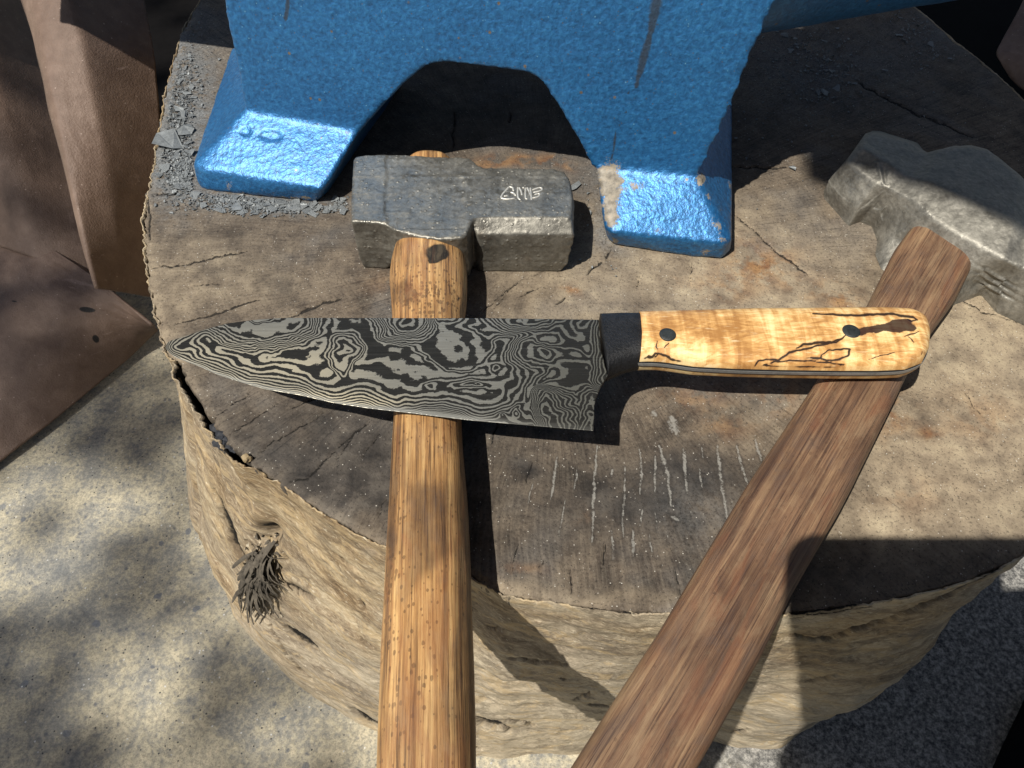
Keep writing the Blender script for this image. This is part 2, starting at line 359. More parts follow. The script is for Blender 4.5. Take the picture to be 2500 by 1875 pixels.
def mat_spalt():
    m = M('spalted_maple'); ln = m.at('line'); bl = m.at('blotch'); gc = m.at('gc', True)
    curl = m.noise(1, 3, .55, m.sc(gc, (210, 26, 1)), .8); fig = m.noise(1, 6, .7, m.sc(gc, (55, 210, 1)), 2.0); fine = m.noise(1, 4, .6, m.sc(gc, (120, 1100, 1))); bigp = m.noise(1, 4, .6, m.sc(gc, (30, 60, 1)), 1.)
    t = m.ma('ADD', m.ma('MULTIPLY', curl, .35), m.ma('MULTIPLY', fig, .40)); t = m.ma('ADD', t, m.ma('MULTIPLY', bigp, .25))
    t = m.ma('ADD', t, m.ma('MULTIPLY', m.at('warm'), .10))
    col = m.ramp(t, [(.40, (.86, .66, .34)), (.465, (.76, .50, .215)), (.52, (.56, .31, .11)), (.60, (.36, .175, .055))])
    col = m.mix(m.ss(.56, .72, fine, 0, .5), col, (.92, .78, .50))
    j = m.ma('ADD', ln, m.ma('MULTIPLY', m.ma('SUBTRACT', m.noise(380, 4, .7), .5), .9))
    col = m.mix(m.ss(2.6, 1.0, j, 0, .35), col, (.22, .10, .05))
    col = m.mix(m.ss(1.35, .75, j, 0, .94), col, (.012, .007, .007))
    j2 = m.ma('ADD', bl, m.ma('MULTIPLY', m.ma('SUBTRACT', m.noise(300, 4, .7), .5), .6))
    col = m.mix(m.ss(.35, .6, j2, 0, .93), col, (.022, .010, .012))
    return m.out(col, .42, 0, m.bump(fine, .0003, .3), .45)

def mat_damascus():
    m = M('damascus_steel'); f = m.at('field'); gc = m.at('gc', True)
    j = m.ma('ADD', f, m.ma('MULTIPLY', m.ma('SUBTRACT', m.noise(300, 5, .8), .5), .62))
    wv = m.ma('SINE', m.ma('MULTIPLY', j, 2*math.pi))
    band = m.ss(-.06, .28, m.ma('SUBTRACT', wv, m.ma('MULTIPLY', m.at('dull'), .22)))
    scr = m.noise(1, 4, .7, m.sc(gc, (40, 5200, 1))); big = m.noise(22, 3, .5)
    dk = m.ramp(scr, [(.35, (.006, .0055, .004)), (.60, (.020, .019, .016)), (.74, (.10, .10, .09))])
    gold = m.at('gold')
    lt = m.ramp(scr, [(.3, (.13, .128, .115)), (.55, (.215, .212, .188)), (.75, (.38, .375, .34))])
    lt = m.mix(gold, lt, m.mix(.75, lt, (.60, .53, .37)))
    lt = m.mix(m.at('dull'), lt, m.mix(.66, lt, (.075, .075, .062)))
    col = m.mix(band, dk, lt)
    col = m.mix(m.ma('MULTIPLY', m.at('edge'), .3), col, (.55, .55, .50))
    h = m.ma('ADD', m.ma('MULTIPLY', band, 1.), m.ma('MULTIPLY', scr, .12))
    return m.out(col, m.mix(band, (.5,)*3, (.38,)*3), m.mix(band, (.2,)*3, (.35,)*3), m.bump(h, .00025, .6), .4)

def mat_plain(name, col, rough=.6, metal=0., bs=400, bd=.0006, var=.35, spec=.4):
    m = M(name); n = m.noise(bs, 5, .7); n2 = m.noise(bs*.12, 4, .6)
    lo = tuple(c*(1-var) for c in col); hi = tuple(min(1, c*(1+var)) for c in col)
    c = m.ramp(m.ma('ADD', m.ma('MULTIPLY', n, .5), m.ma('MULTIPLY', n2, .5)), [(.35, lo), (.65, hi)])
    return m.out(c, rough, metal, m.bump(n, bd, .7), spec)

def mat_leather():
    m = M('brown_leather'); n = m.noise(12, 5, .6); g = m.noise(650, 4, .7); s = m.noise(90, 5, .7)
    col = m.ramp(m.ma('ADD', m.ma('MULTIPLY', n, .6), m.ma('MULTIPLY', s, .4)), [(.35, (.105, .068, .050)), (.5, (.155, .104, .078)), (.66, (.22, .155, .120))])
    d, cc = m.vor(420); s3 = m.n('SeparateColor'); m.set(s3.inputs[0], cc)
    dotm = m.ma('MULTIPLY', m.ss(.3, .12, d), m.ss(.95, .99, s3.outputs[0]))
    col = m.mix(m.ma('MULTIPLY', dotm, .5), col, (.62, .50, .44))
    scr = m.ss(.66, .7, m.noise(1, 4, .6, m.sc(m.oc(), (18, 40, 120)), 2.)); col = m.mix(m.ma('MULTIPLY', scr, .3), col, (.34, .25, .21))
    h = m.ma('ADD', g, m.ma('MULTIPLY', s, .8)); br = m.at('burn')
    col = m.mix(m.ss(.4, .7, br), col, (.010, .009, .009))
    return m.out(col, .55, 0, m.bump(h, .0012, .6), .4)

MC, MW, MS, MB = mat_concrete(), mat_cut(), mat_side(), mat_blue()
MLEA = mat_leather()

# ---------------- ground ----------------
def ground():
    xs = np.concatenate([np.linspace(-8, -.9, 8)[:-1], np.linspace(-.9, 1.0, 150), np.linspace(1.0, 8, 8)[1:]])
    ys = np.concatenate([np.linspace(-8, -.5, 8)[:-1], np.linspace(-.5, 1.2, 140), np.linspace(1.2, 8, 8)[1:]])
    X, Y = np.meshgrid(xs, ys, indexing='ij'); inn = (abs(X) < 1) & (Y > -.5) & (Y < 1.2)
    Z = HG+np.where(inn, .0015*fbm(X*14, Y*14, 4, 3), 0)
    v = np.stack([X, Y, Z], -1)
    u, w = PX(np.stack([X, Y, X*0+HG], -1).reshape(-1, 3))
    wear_shade = sst(.06, .20, X+.35*(Y)*0+.04*fbm(X*9, Y*9, 3, 8))          # greyer and more speckled right of the stump, with shade painted in
    o = mesh('ground', v, grid_faces(len(xs), len(ys)), MC, {'wear_shade': wear_shade.ravel()})
    o['kind'] = 'structure'; o['label'] = 'speckled concrete ground, pale cream on the left and a shade-darkened grey on the right'
ground()

# ---------------- stump ----------------
TOP = [(480,15),(448,70),(432,130),(412,200),(400,260),(388,330),(378,400),(366,455),(360,480),(352,540),(357,600),(368,694),(382,763),(397,811),(411,868),(437,880),(472,946),(513,1011),(529,1035),(590,1108),(635,1141),(692,1178),(753,1222),(800,1253),(861,1290),(1000,1350),(1154,1403),(1227,1444),(1390,1470),(1561,1491),(1626,1487),(1780,1500),(1925,1491),(2088,1470),(2210,1450),(2373,1407),(2479,1363),(2600,1230),(2700,1050),(2740,850),(2720,640),(2640,440),(2500,245),(2420,170),(2330,100),(2150,-40),(1900,-190),(1500,-290),(1100,-270),(760,-200),(560,-90)]
BASE = [(565,1452),(610,1546),(667,1615),(712,1660),(814,1729),(900,1774),(1000,1812),(1162,1843),(1288,1838),(1426,1826),(1600,1812),(1734,1808),(1803,1824),(1901,1818),(1954,1786),(1970,1765)]
CEN = P(1480, 640, 0)[:2]
def polar(px, z):
    p = P([a for a, b in px], [b for a, b in px], z)[:, :2]-CEN
    return np.arctan2(p[:, 1], p[:, 0]), np.hypot(p[:, 0], p[:, 1])
tth, trr = polar(TOP, 0); o_ = np.argsort(tth); tth, trr = tth[o_], trr[o_]
bth, brr = polar(BASE, HG); o_ = np.argsort(bth); bth, brr = bth[o_], brr[o_]
def top_r(th): return np.interp(th, np.r_[tth-2*np.pi, tth, tth+2*np.pi], np.r_[trr, trr, trr])
def base_r(th):
    th = (th+np.pi) % (2*np.pi)-np.pi
    rt = top_r(th); ratio = brr/top_r(bth)
    rr = np.interp(th, bth, ratio)
    lo, hi = bth[0], bth[-1]
    a = sst(0, .5, lo-th)*(th < lo); b = sst(0, .35, th-hi)*(th > hi)
    rr = np.where(th < lo, ratio[0]*(1-a)+1.0*a, rr); rr = np.where(th > hi, ratio[-1]*(1-b)+.93*b, rr)
    return rt*rr
CR = [(5,(374,655),(468,641),(529,626),(602,614)),(5,(431,789),(509,771),(570,751),(635,730)),(6,(704,775),(773,746),(834,726)),(4,(521,1019),(570,986),(614,954)),
 (4,(618,1117),(671,1076),(732,1043),(793,1007)),(5,(708,1178),(753,1165),(773,1145),(814,1104),(900,1027)),(4,(824,1121),(873,1047)),(4,(881,1121),(926,1056)),
 (6,(1435,669),(1471,637),(1492,608)),(4,(1360,742),(1382,726)),(4,(1272,722),(1316,702)),(4,(1553,700),(1561,673)),(4,(1795,525),(1852,570),(1905,622),(1966,667)),
 (3,(1885,604),(1978,673)),(3,(2357,958),(2380,990),(2405,1019)),(4,(1791,406),(1885,411),(1925,406)),(7,(2096,203),(2210,264),(2373,334)),(6,(1109,277),(1105,366)),
 (5,(1394,1391),(1396,1430),(1390,1468)),(4,(1268,1306),(1258,1350),(1247,1403)),(4,(922,1261),(942,1216)),(4,(1320,1400),(1330,1360)),(8,(362,480),(364,530),(366,582)),
 (5,(374,474),(410,473),(452,470)),(4,(640,900),(700,870),(760,850)),(3,(1230,540),(1300,560)),(4,(1450,494),(1490,480),(1520,478)),(3,(1400,860),(1420,830)),(3,(1690,610),(1688,700)),
 (4,(1190,1100),(1210,1050),(1225,1000)),(4,(1285,1180),(1300,1120)),(4,(1480,1330),(1470,1400)),(3,(1650,1390),(1660,1450)),(4,(2010,760),(2040,800)),(3,(2300,700),(2400,760),(2500,790)),
 (4,(560,1060),(640,1010),(680,985)),(3,(600,850),(690,820)),(4,(740,960),(800,930)),(3,(1000,700),(1060,720)),(4,(700,1000),(760,975),(830,950)),(3,(460,700),(540,690)),
 (2,(1140,800),(1180,760),(1250,700),(1330,660)),(2,(1200,760),(1260,690)),(5,(1247,277),(1240,300))]
CH = [(6,(1459,1088),(1451,1170),(1447,1275),(1445,1330)),(5,(1528,1137),(1520,1275),(1522,1310)),(5,(1561,1096),(1567,1145),(1563,1206)),(5,(1601,1113),(1599,1202)),
 (7,(1610,1088),(1630,1157),(1638,1235)),(5,(1667,1096),(1679,1206)),(5,(1361,1113),(1345,1218)),(4,(1410,1141),(1402,1194)),(7,(1751,1088),(1763,1190),(1775,1267)),(5,(1799,1088),(1824,1186)),
 (5,(1842,1072),(1860,1129)),(5,(1673,1104),(1677,1206)),(4,(1708,1141),(1712,1194)),(5,(1492,1294),(1500,1371)),(6,(1545,1294),(1545,1363)),(4,(1585,1306),(1591,1350)),
 (20,(1640,1020),(1650,1060)),(11,(1595,1005),(1600,1015)),(4,(1380,1220),(1365,1310)),(4,(1495,1140),(1493,1170)),(8,(1640,1262),(1655,1270)),(3,(1600,1250),(1604,1300)),(3,(1630,1300),(1628,1340)),(3,(1712,1090),(1716,1120)),(3,(1300,1180),(1290,1230)),(3,(1570,1240),(1560,1290))]
DARK_PATCH = [(1620,1230,210,110,.95),(1450,1200,130,100,.45),(1700,1130,130,60,.6),(1290,1145,42,26,.7),(740,1080,210,90,.60),(880,1180,120,80,.7),(560,900,120,70,.35),(1150,560,200,40,.5),(680,700,42,34,.45),(760,860,200,70,.3),(600,1020,100,60,.3),(780,1180,160,50,.6),(900,1120,100,120,.3),(1250,1040,140,80,.45),(1150,1200,160,140,.35),(600,560,160,60,.25),(1050,640,160,50,.3),(1100,1000,60,60,.3),(820,560,60,40,.3),  # darker patches of the cut face, soft at their edges
 (1320,1340,120,70,.35),(1560,1440,200,26,.4),(980,1100,200,200,.25),(2000,470,120,30,.2),(2250,1010,60,60,.2),(1850,980,28,26,.6),(1780,1020,22,18,.45),(2300,880,50,20,.3),(600,650,120,60,.25),(520,660,30,26,.3),(2100,1420,260,60,.5),(1980,1400,150,100,.4),(1200,300,400,150,.4),(2200,150,300,160,.35)]
RUST = [(1850,640,80,42,1.1),(1760,700,70,30,.5),(2060,735,46,36,.9),(1830,890,60,28,.7),(2180,1000,55,45,.9),(2280,1052,34,14,1.0),(1640,690,26,12,.6),(1395,712,26,14,1.1),(1425,1255,20,18,.9),(1900,960,60,50,.7),(1770,1040,60,26,.55),
 (1510,575,22,16,.9),(1230,390,80,16,1.5),(1350,404,60,12,1.0),(2400,1020,80,60,.4),(2230,1210,90,40,.35),(1280,1390,60,20,.5),(960,690,60,30,.3),(1080,1120,30,30,.4),(1950,700,70,20,.6),(1700,980,70,30,.5),(2120,500,60,30,.3)]
PALE = [(2330,1130,300,210,1.2),(2400,800,240,200,.9),(1700,640,330,150,.75),(1950,800,300,160,.7),(2100,1290,200,60,.6),(1350,740,170,90,.35),(520,640,170,90,.3),(420,800,70,120,.5),(560,700,170,80,.25),(1250,1440,180,26,.5),(1180,1250,60,160,.12),(1500,1460,200,22,.5)]
DUST = [(440,220,70,200,1.3),(430,400,60,90,1.1),(600,490,160,26,1.0),(720,505,120,20,.8),(1500,470,60,130,.6),(2000,160,240,110,.6),(1480,580,50,40,.5),(1850,600,60,20,.3),(2320,70,120,60,.5),(1700,1260,120,90,.25)]
stump = thing('tree_stump', 'large round sawn tree stump carrying the anvil, hammers and knife', 'stump', (float(CEN[0]), float(CEN[1]), HG))
def stump_top():
    nu, nv = 1500, 340
    th = np.linspace(-np.pi, np.pi, nu, endpoint=False)
    rt = top_r(th)
    for _ in range(2): rt = (np.roll(rt, 1)+2*rt+np.roll(rt, -1))/4
    rt = rt+(.0008*fbm(th*45, th*0, 5, 5)+.0006*fbm(th*180, th*0+3, 3, 9))*(1+1.3*(abs(th) > 2.4))
    s = np.concatenate([np.linspace(0, 1, nv-9)**.8, np.ones(9)]); drop = np.concatenate([np.zeros(nv-9), np.array([.0006, .0016, .0032, .006, .010, .015, .02, .025, .03])])
    inset = np.concatenate([np.zeros(nv-9), np.array([-.0003, -.0006, -.0007, -.0005, 0, .001, .002, .003, .004])])
    TH, Sx = np.meshgrid(th, s, indexing='ij'); RR = rt[:, None]*Sx-inset[None]
    X = CEN[0]+RR*np.cos(TH); Y = CEN[1]+RR*np.sin(TH)
    Z = -drop[None]+.0006*fbm(X*22, Y*22, 3, 1)+.00025*fbm(X*160, Y*160, 3, 2)-.0016*sst(.985, 1, Sx)*(.5+.5*fbm(TH*30, TH*0, 2, 4))
    u, w = PX(np.stack([X, Y, 0*X], -1))
    j1 = 6*fbm(u/22, w/22, 3, 31); j2 = 6*fbm(u/22, w/22, 3, 37)
    ck = pdist((u+j1).ravel(), (w+j2).ravel(), CR, .62); chk = pdist((u+j1*.5).ravel(), (w+j2*.3).ravel(), CH, .62)
    wu, ww = u+30*fbm(u/90, w/90, 3, 51), w+30*fbm(u/90, w/90, 3, 57)
    ed = 1-sst(.965, .998, Sx)
    st = np.stack([np.clip(blobs(wu, ww, DARK_PATCH), 0, 1.), np.clip(blobs(wu, ww, RUST), 0, 1), np.clip(blobs(wu, ww, PALE)+(1-ed)*.25*(u < 1300), 0, 1), np.clip(blobs(wu, ww, DUST), 0, 1)], -1)
    deep = (drop > .001)[None]*np.ones((nu, 1))
    st[..., 0] = np.maximum(st[..., 0], deep*.55)
    saw = np.clip(blobs(wu, ww, [(1150, 1250, 200, 220, .8), (1500, 1320, 300, 140, .6), (1650, 1000, 200, 100, .3)]), 0, 1)
    pu, pv = P(1330, 600, 0)[:2]; ang = np.arctan2(Y-pv, X-pu); rad = np.hypot(X-pu, Y-pv)
    ray = np.stack([ang*.16+.004*fbm(X*20, Y*20, 2, 9), rad*(1+.06*fbm(ang*3, ang*0, 2, 8)), 0*X], -1)
    Z = Z-.0012*np.clip(1-ck.reshape(u.shape)*.7, 0, 1)
    cen = mesh('cut_face', np.stack([X, Y, Z], -1), grid_faces(nu, nv, True), MW, {'stain': st.reshape(-1, 4), 'crack': ck, 'chalk': chk, 'saw': saw.ravel(), 'ray': ray.reshape(-1, 3)}, parent=stump)
stump_top()
SCR = [(11,(521,1200),(545,1253),(570,1322),(606,1383)),(7,(692,1420),(724,1440),(765,1460)),(14,(700,1534),(732,1558),(769,1586)),(9,(862,1733),(900,1757),(925,1771)),(4,(1243,1607),(1310,1617),(1386,1627)),
 (9,(1162,1757),(1207,1770),(1243,1782)),(5,(1207,1763),(1260,1764),(1309,1770)),(6,(1934,1550),(1990,1562),(2031,1558),(2084,1538),(2170,1513),(2292,1464),(2454,1383)),(4,(1966,1668),(2010,1658),(2048,1647)),
 (4,(1440,1719),(1486,1724)),(5,(876,1465),(892,1490)),(5,(880,1560),(905,1585)),(4,(600,1320),(620,1350)),(7,(1165,1408),(1200,1425),(1225,1448)),(3,(1930,1510),(2000,1500),(2130,1480)),(4,(1395,1477),(1480,1487),(1562,1500)),
 (5,(690,1350),(700,1370)),(4,(990,1500),(1015,1520)),(3,(640,1500),(700,1600),(760,1660)),(3,(600,1500),(612,1530)),(4,(1170,1700),(1200,1712)),(3,(1185,1530),(1230,1540)),(3,(1370,1655),(1385,1660)),(3,(1400,1710),(1440,1690)),(4,(1160,1825),(1180,1828)),(5,(1790,1790),(1830,1780)),
 (4,(940,1540),(970,1570)),(3,(820,1350),(840,1372),(880,1395)),(10,(545,1100),(600,1128),(640,1148)),(10,(2088,1476),(2000,1488),(1930,1498))]
def stump_side():
    nu, nv = 1300, 190
    th = np.linspace(-np.pi, np.pi, nu, endpoint=False); rt = top_r(th)
    for _ in range(3): rt = (np.roll(rt, 1)+2*rt+np.roll(rt, -1))/4
    # gap where the outer shell has split away
    ga, gb = [math.atan2(*(P(a, b, 0)[:2]-CEN)[::-1]) for a, b in ((413, 872), (640, 1146))]
    def inside(t): return np.clip(np.minimum((t-ga)/(gb-ga), 1-(t-ga)/(gb-ga)), 0, 1)
    gap = .0038*sst(0, .16, inside(th))*(1+.35*fbm(th*30, th*0, 3, 2))+.0002
    rb = base_r(th)
    w = np.r_[[0]*4, np.linspace(0, 1, nv-4)]
    zz = np.r_[[-.03, -.012, -.003, -.0006], HG*np.linspace(0, 1, nv-4)**1.15-.0006]
    dr = np.r_[[-.003, -.0012, -.0001, .0006], .0012*np.ones(nv-4)]
    TH, Wg = np.meshgrid(th, w, indexing='ij'); Z = np.broadcast_to(zz, TH.shape).copy()
    arc = TH*.27
    body = sst(0, .12, Wg)
    k = sst(0, 1, Wg)**1
    crumb_ = (.0007*fbm(th*70, th*0, 5, 25)+.0006*fbm(th*210, th*0+3, 3, 29))*(1+1.2*(abs(th) > 2.4))
    RR = (rt+gap)[:, None]*(1-k)+crumb_[:, None]*(1-sst(0, .04, Wg))+rb[:, None]*k+dr[None]
    slant = arc*.28
    RR = RR+body*(.0040*fbm(arc*6, (Z+slant)*24, 4, 11)+.0022*fbm(arc*16, (Z+slant)*60, 4, 13)+.0012*fbm(arc*50, Z*160, 3, 15))+.0006*fbm(arc*150, Z*400, 3, 19)
    RR += .010*np.exp(-((Wg-.55)/.2)**2)*sst(.2, .8, fbm(arc*5+3, Wg*0, 1, 44)*.5+.5)
    # knot hollow
    X = CEN[0]+RR*np.cos(TH); Y = CEN[1]+RR*np.sin(TH)
    V = np.stack([X, Y, Z], -1); u, v = PX(V)
    front = (TH > -2.95) & (TH < -.25)
    cx = (u+5*fbm(u/26, v/26, 3, 61)); cy = v+5*fbm(u/26, v/26, 3, 67)
    ck = np.where(front.ravel(), pdist(cx.ravel(), cy.ravel(), SCR, .62), 50.)
    rim = (Wg < .001)
    dk = (Z < -.002) & rim; ck = np.where(dk.ravel(), .1, ck)
    hol = np.exp(-(((u-648)/26)**2+((v-1310)/24)**2))*front; dep = .004*np.clip(1-ck.reshape(u.shape)*.55, 0, 1)*body+.012*hol
    X -= dep*np.cos(TH); Y -= dep*np.sin(TH)
    ck = np.minimum(ck, np.where(front.ravel(), pdist(cx.ravel(), cy.ravel(), [(13, (632, 1292), (668, 1320))]), 50))
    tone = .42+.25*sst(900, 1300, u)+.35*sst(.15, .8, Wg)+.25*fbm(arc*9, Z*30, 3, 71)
    tone -= .38*sst(-1650, -1150, -v)*sst(-1050, -750, -u); tone -= .40*np.exp(-(((u-760)/130)**2+((v-1290)/90)**2)); tone += .55*np.exp(-(((u-900)/46)**2+((v-1345)/30)**2))  # upper left darkened: brown wood with dappled shade painted in
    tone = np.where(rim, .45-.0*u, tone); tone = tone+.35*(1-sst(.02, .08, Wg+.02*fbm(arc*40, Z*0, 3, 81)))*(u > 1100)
    gc = np.stack([arc, Z+slant, 0*Z], -1)
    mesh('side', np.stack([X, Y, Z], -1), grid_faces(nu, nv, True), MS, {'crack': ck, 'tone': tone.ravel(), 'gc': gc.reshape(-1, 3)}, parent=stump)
    # frayed knot: a bundle of torn fibres hanging from the hollow
    def surf(pu, pv):
        d = (u-pu)**2+(v-pv)**2+np.where(front, 0, 1e9); i = np.unravel_index(np.argmin(d), d.shape)
        n = np.array([math.cos(th[i[0]]), math.sin(th[i[0]]), .1]); return np.array([X[i], Y[i], Z[i]]), n/np.linalg.norm(n)
    vs, fs = [], []
    for k in range(170):
        a = rng.beta(1.3, 1.3); top = rng.uniform(0, 1)**.7
        u0, v0 = 630+a*45+rng.normal(0, 5), 1325+70*top; u1 = 600+a*92+rng.normal(0, 5); v1 = v0+rng.uniform(35, 85)+22*(1-abs(a-.5)*2)
        if k < 70: u0, v0, u1, v1 = 625+50*a, 1385+rng.uniform(-8, 12), 604+84*a+rng.normal(0, 2), 1440+rng.uniform(-6, 46)-20*abs(a-.5)
        p0, n0 = surf(u0, v0); p1, n1 = surf(u1, v1)
        cl_ = k % 7; u1 += (-14, 10, -4, 18, -22, 6, 0)[cl_]+rng.normal(0, 3); v1 += (-30, 8, 20, -18, -8, 28, -40)[cl_]; p1, n1 = surf(u1, v1)
        lift0, lift1 = rng.uniform(.001, .006), rng.uniform(.0015, .007); wd = rng.uniform(.0003, .0014)
        pm = (p0+p1)/2+n0*rng.uniform(.006, .011); pts = [p0+n0*lift0, pm, p1+n1*lift1]
        side = np.cross(p1-p0, n0); side /= np.linalg.norm(side)+1e-9; b = len(vs)
        for q, (pt, ww) in enumerate(zip(resample(pts, 5, 1), (.7, 1, 1, .8, .35))):
            c = pt+side*rng.normal(0, .0004)
            vs += [c-side*wd*ww, c+n0*wd*.6, c+side*wd*ww]
        for q in range(4):
            for e in range(2): i0 = b+q*3+e; fs.append((i0, i0+1, i0+4, i0+3))
    for k in range(60):
        p0, n0 = surf(rng.normal(648, 20), rng.normal(1350, 32)); r_ = rng.uniform(.0008, .0026); b = len(vs)
        e_ = rng.normal(0, 1, (6, 3)); e_ = e_/np.linalg.norm(e_, axis=1)[:, None]*r_*rng.uniform(.6, 1.3, (6, 1)); vs += [p0+n0*r_*.6+q for q in e_]
        fs += [(b, b+1, b+2), (b, b+2, b+3), (b, b+3, b+1), (b+4, b+2, b+1), (b+4, b+3, b+2), (b+5, b+1, b+3), (b+5, b+4, b+1)]
    mesh('frayed_knot', vs, fs, mat_plain('grey_fibre', (.085, .072, .055), .85, 0, 300, .001, .7), parent=stump)
stump_side()
# debris packed in the split between face and shell, sapwood crumb, bark sliver
def crumb(name, c, size, flat, mat, parent, seed, n=2):
    bm = bmesh.new(); bmesh.ops.create_icosphere(bm, subdivisions=n, radius=1)
    v = np.array([x.co[:] for x in bm.verts]); f = [tuple(x.index for x in p.verts) for p in bm.faces]; bm.free()
    k = 1+.45*vn3(v, 1.6, seed, 3); v = v*k[:, None]*np.array(size)*np.array([1, 1, flat]); 
    return mesh(name, v+np.array(c), f, mat, smooth=False, parent=parent)
mcoal = mat_plain('charred_bark', (.022, .024, .030), .6, 0, 500, .0015, .7)
for i, (a, b) in enumerate([(530, 1052), (541, 1066), (550, 1083), (563, 1093), (538, 1075)]):
    crumb('charred_chunk', P(a, b, -.0045), (.004, .0035, .003), 1, mcoal, stump, i)
crumb('wood_crumb', P(603, 1118, .001), (.0024, .0022, .002), 1, mat_plain('crumb_wood', (.34, .26, .15), .8, 0, 400, .0008), stump, 20)

# ---------------- anvil ----------------
def anvil():
    z1, zr = .035, .0138
    Pa, Pb = P(598, 268, z1), P(1705, 431, z1)
    a = (Pb-Pa)[:2]; a = np.array([*(a/np.linalg.norm(a)), 0]); nb = np.array([-a[1], a[0], 0])      # along, backwards
    lean = R(10); up = nb*math.sin(lean)+np.array([0, 0, math.cos(lean)]); nf = np.cross(a, up)
    loc = (P(480, 455, 0)+P(1780, 630, 0))/2
    root = thing('anvil', 'blue painted cast iron anvil standing on the stump', 'anvil', [float(q) for q in loc+nb*.05])
    Q = lambda u, v: PP(u, v, Pa, nf)
    D = .105
    bm = bmesh.new()
    arch = [(869,335),(925,270),(983,208),(1030,170),(1050,159),(1085,155),(1180,166),(1270,177),(1300,186),(1325,203),(1370,273),(1422,362),(1445,412)]
    pts = [Q(598, 268), Q(875, 322)]+[Q(*q) for q in arch]+[Q(1457, 405), Q(1705, 431), Q(1722, 400), Q(1765, 310), Q(1800, 230), Q(1850, 110), Q(1895, 10)]
    q1, q0 = Q(1895, 10), Q(545, 0)
    pts += [q1+a*.02+up*.03, q1+a*.035+up*.06, q0+up*.06-a*.008, q0]
    dn = np.array([0, 0, -.012])
    # sink the lower corners into the feet
    pts[0] = pts[0]; n = len(pts)
    f1 = [bm.verts.new(Vector(p)) for p in pts]; f2 = [bm.verts.new(Vector(p+nb*D-nb*2*max(0, p[2]-z1)*math.tan(lean)-a*(.062*sst(-.02, .06, (p-Q(1500, 300))@a)))) for p in pts]
    bm.faces.new(f1); bm.faces.new(f2[::-1])
    for i in range(n): bm.faces.new((f1[i], f2[i], f2[(i+1) % n], f1[(i+1) % n]))
    bmesh.ops.recalc_face_normals(bm, faces=bm.faces)
    def foot(topf, rimf, botf, backs, tp=0):
        v = []
        for p in topf: v += [p, p+nb*(D)-a*(.062*sst(-.02, .06, (p-Q(1500, 300))@a))]
        v += rimf+botf+backs; hull_bm(bm, v)
    # left foot: top edge, rim, and its flare running back
    bl = P(565, 118, zr); dl = bl-P(470, 402, zr); dl /= np.linalg.norm(dl)
    zb = lambda p: np.array([p[0], p[1], 0.])
    rim = [P(470, 402, zr), P(500, 415, zr), P(728, 452, zr), P(786, 461, zr), P(806, 447, zr)]
    bot = [P(483, 452, 0), P(502, 466, 0), P(715, 487, 0), P(773, 494, 0), P(800, 470, 0)]
    bk = [P(470, 402, zr)+dl*.13, zb(P(470, 402, zr)+dl*.13), P(806, 447, zr)+nb*(D+.02), zb(P(806, 447, zr)+nb*(D+.02))]
    foot([Q(598, 268), Q(877, 320)], rim, bot, bk)
    rim = [P(1475, 555, zr), P(1492, 567, zr), P(1685, 587, zr), P(1768, 596, zr), P(1786, 582, zr)]
    bot = [P(1483, 585, 0), P(1500, 598, 0), P(1685, 628, 0), P(1764, 634, 0), P(1784, 616, 0)]
    br = P(1787, 275, zr); bk = [br, zb(br), br+(br-P(1786, 582, zr))*.25, zb(br+(br-P(1786, 582, zr))*.25), P(1475, 555, zr)+nb*(D+.03), zb(P(1475, 555, zr)+nb*(D+.03))]
    foot([Q(1455, 405), Q(1705, 431)], rim, bot, bk)
    # upper block (face and heel) above the frame
    e = P(-14, -386, .150); 
    h0 = e-a*.14; h1 = e+a*.40
    hull_bm(bm, [h0, h1, h0+nb*.10, h1+nb*.10]+[p+np.array([0, 0, .05]) for p in (h0, h1, h0+nb*.10, h1+nb*.10)])
    m1 = q0+up*.03; m2 = q1+up*.03
    hull_bm(bm, [q0+up*.04, q1+up*.04, q0+up*.04+nb*.07, q1+up*.04+nb*.07, h0+a*.1+nb*.01, h1-a*.05+nb*.01, h0+a*.1+nb*.09, h1-a*.05+nb*.09])
    v, f, nr = fuse(bm, .0017, 5)
    v = v+nr*(.00022*vn3(v, 420, 3, 2)+.00018*vn3(v, 60, 5, 2))[:, None]
    u, w = PX(v); jx = 10*fbm(u/30, w/30, 3, 5)
    wear_shade = blobs(u+jx, w, [(1490,450,36,60,.75),(1500,540,18,40,.6),(1485,500,14,70,.55),(1480,430,26,26,.6),(1560,450,50,22,.45),(1712,436,14,22,.75),(1780,455,12,18,.6),(1745,530,12,50,.45),(1770,590,14,20,.45),(560,455,14,16,.55),(595,480,10,20,.5),
        (740,485,60,9,.6),(790,440,22,40,.42),(850,330,20,20,.35),(1720,615,18,12,.75),(1585,609,14,6,.7),(1640,612,12,6,.6),(1610,565,16,10,.5),(1435,380,10,40,.4),(1745,330,9,40,.35),(1800,210,7,60,.35),(640,470,10,12,.45),(1700,640,60,6,.4),(480,440,10,10,.5),(690,640,1,1,0),(1716,440,8,10,.7),(1730,480,6,30,.5),(1760,560,7,30,.5),(1500,590,14,8,.6),(620,478,12,5,.6),(690,486,16,5,.55),(1660,300,4,4,.6),(1250,120,4,4,.5)])
    wear_shade = np.where(v[:, 2] < .0015, np.maximum(wear_shade, .35), wear_shade)
    dr = pdist(u, w, [(15,(1612,-40),(1600,20),(1588,80)),(12,(1588,80),(1572,140),(1558,190)),(7,(1556,196),(1552,215)),(6,(1535,222),(1533,228)),(6,(1527,270),(1529,274)),(5,(1510,300),(1511,310)),(4,(1505,320),(1490,400)),(6,(706,-30),(702,10),(698,50)),(7,(697,35),(697,50)),(5,(850,540),(852,548))])
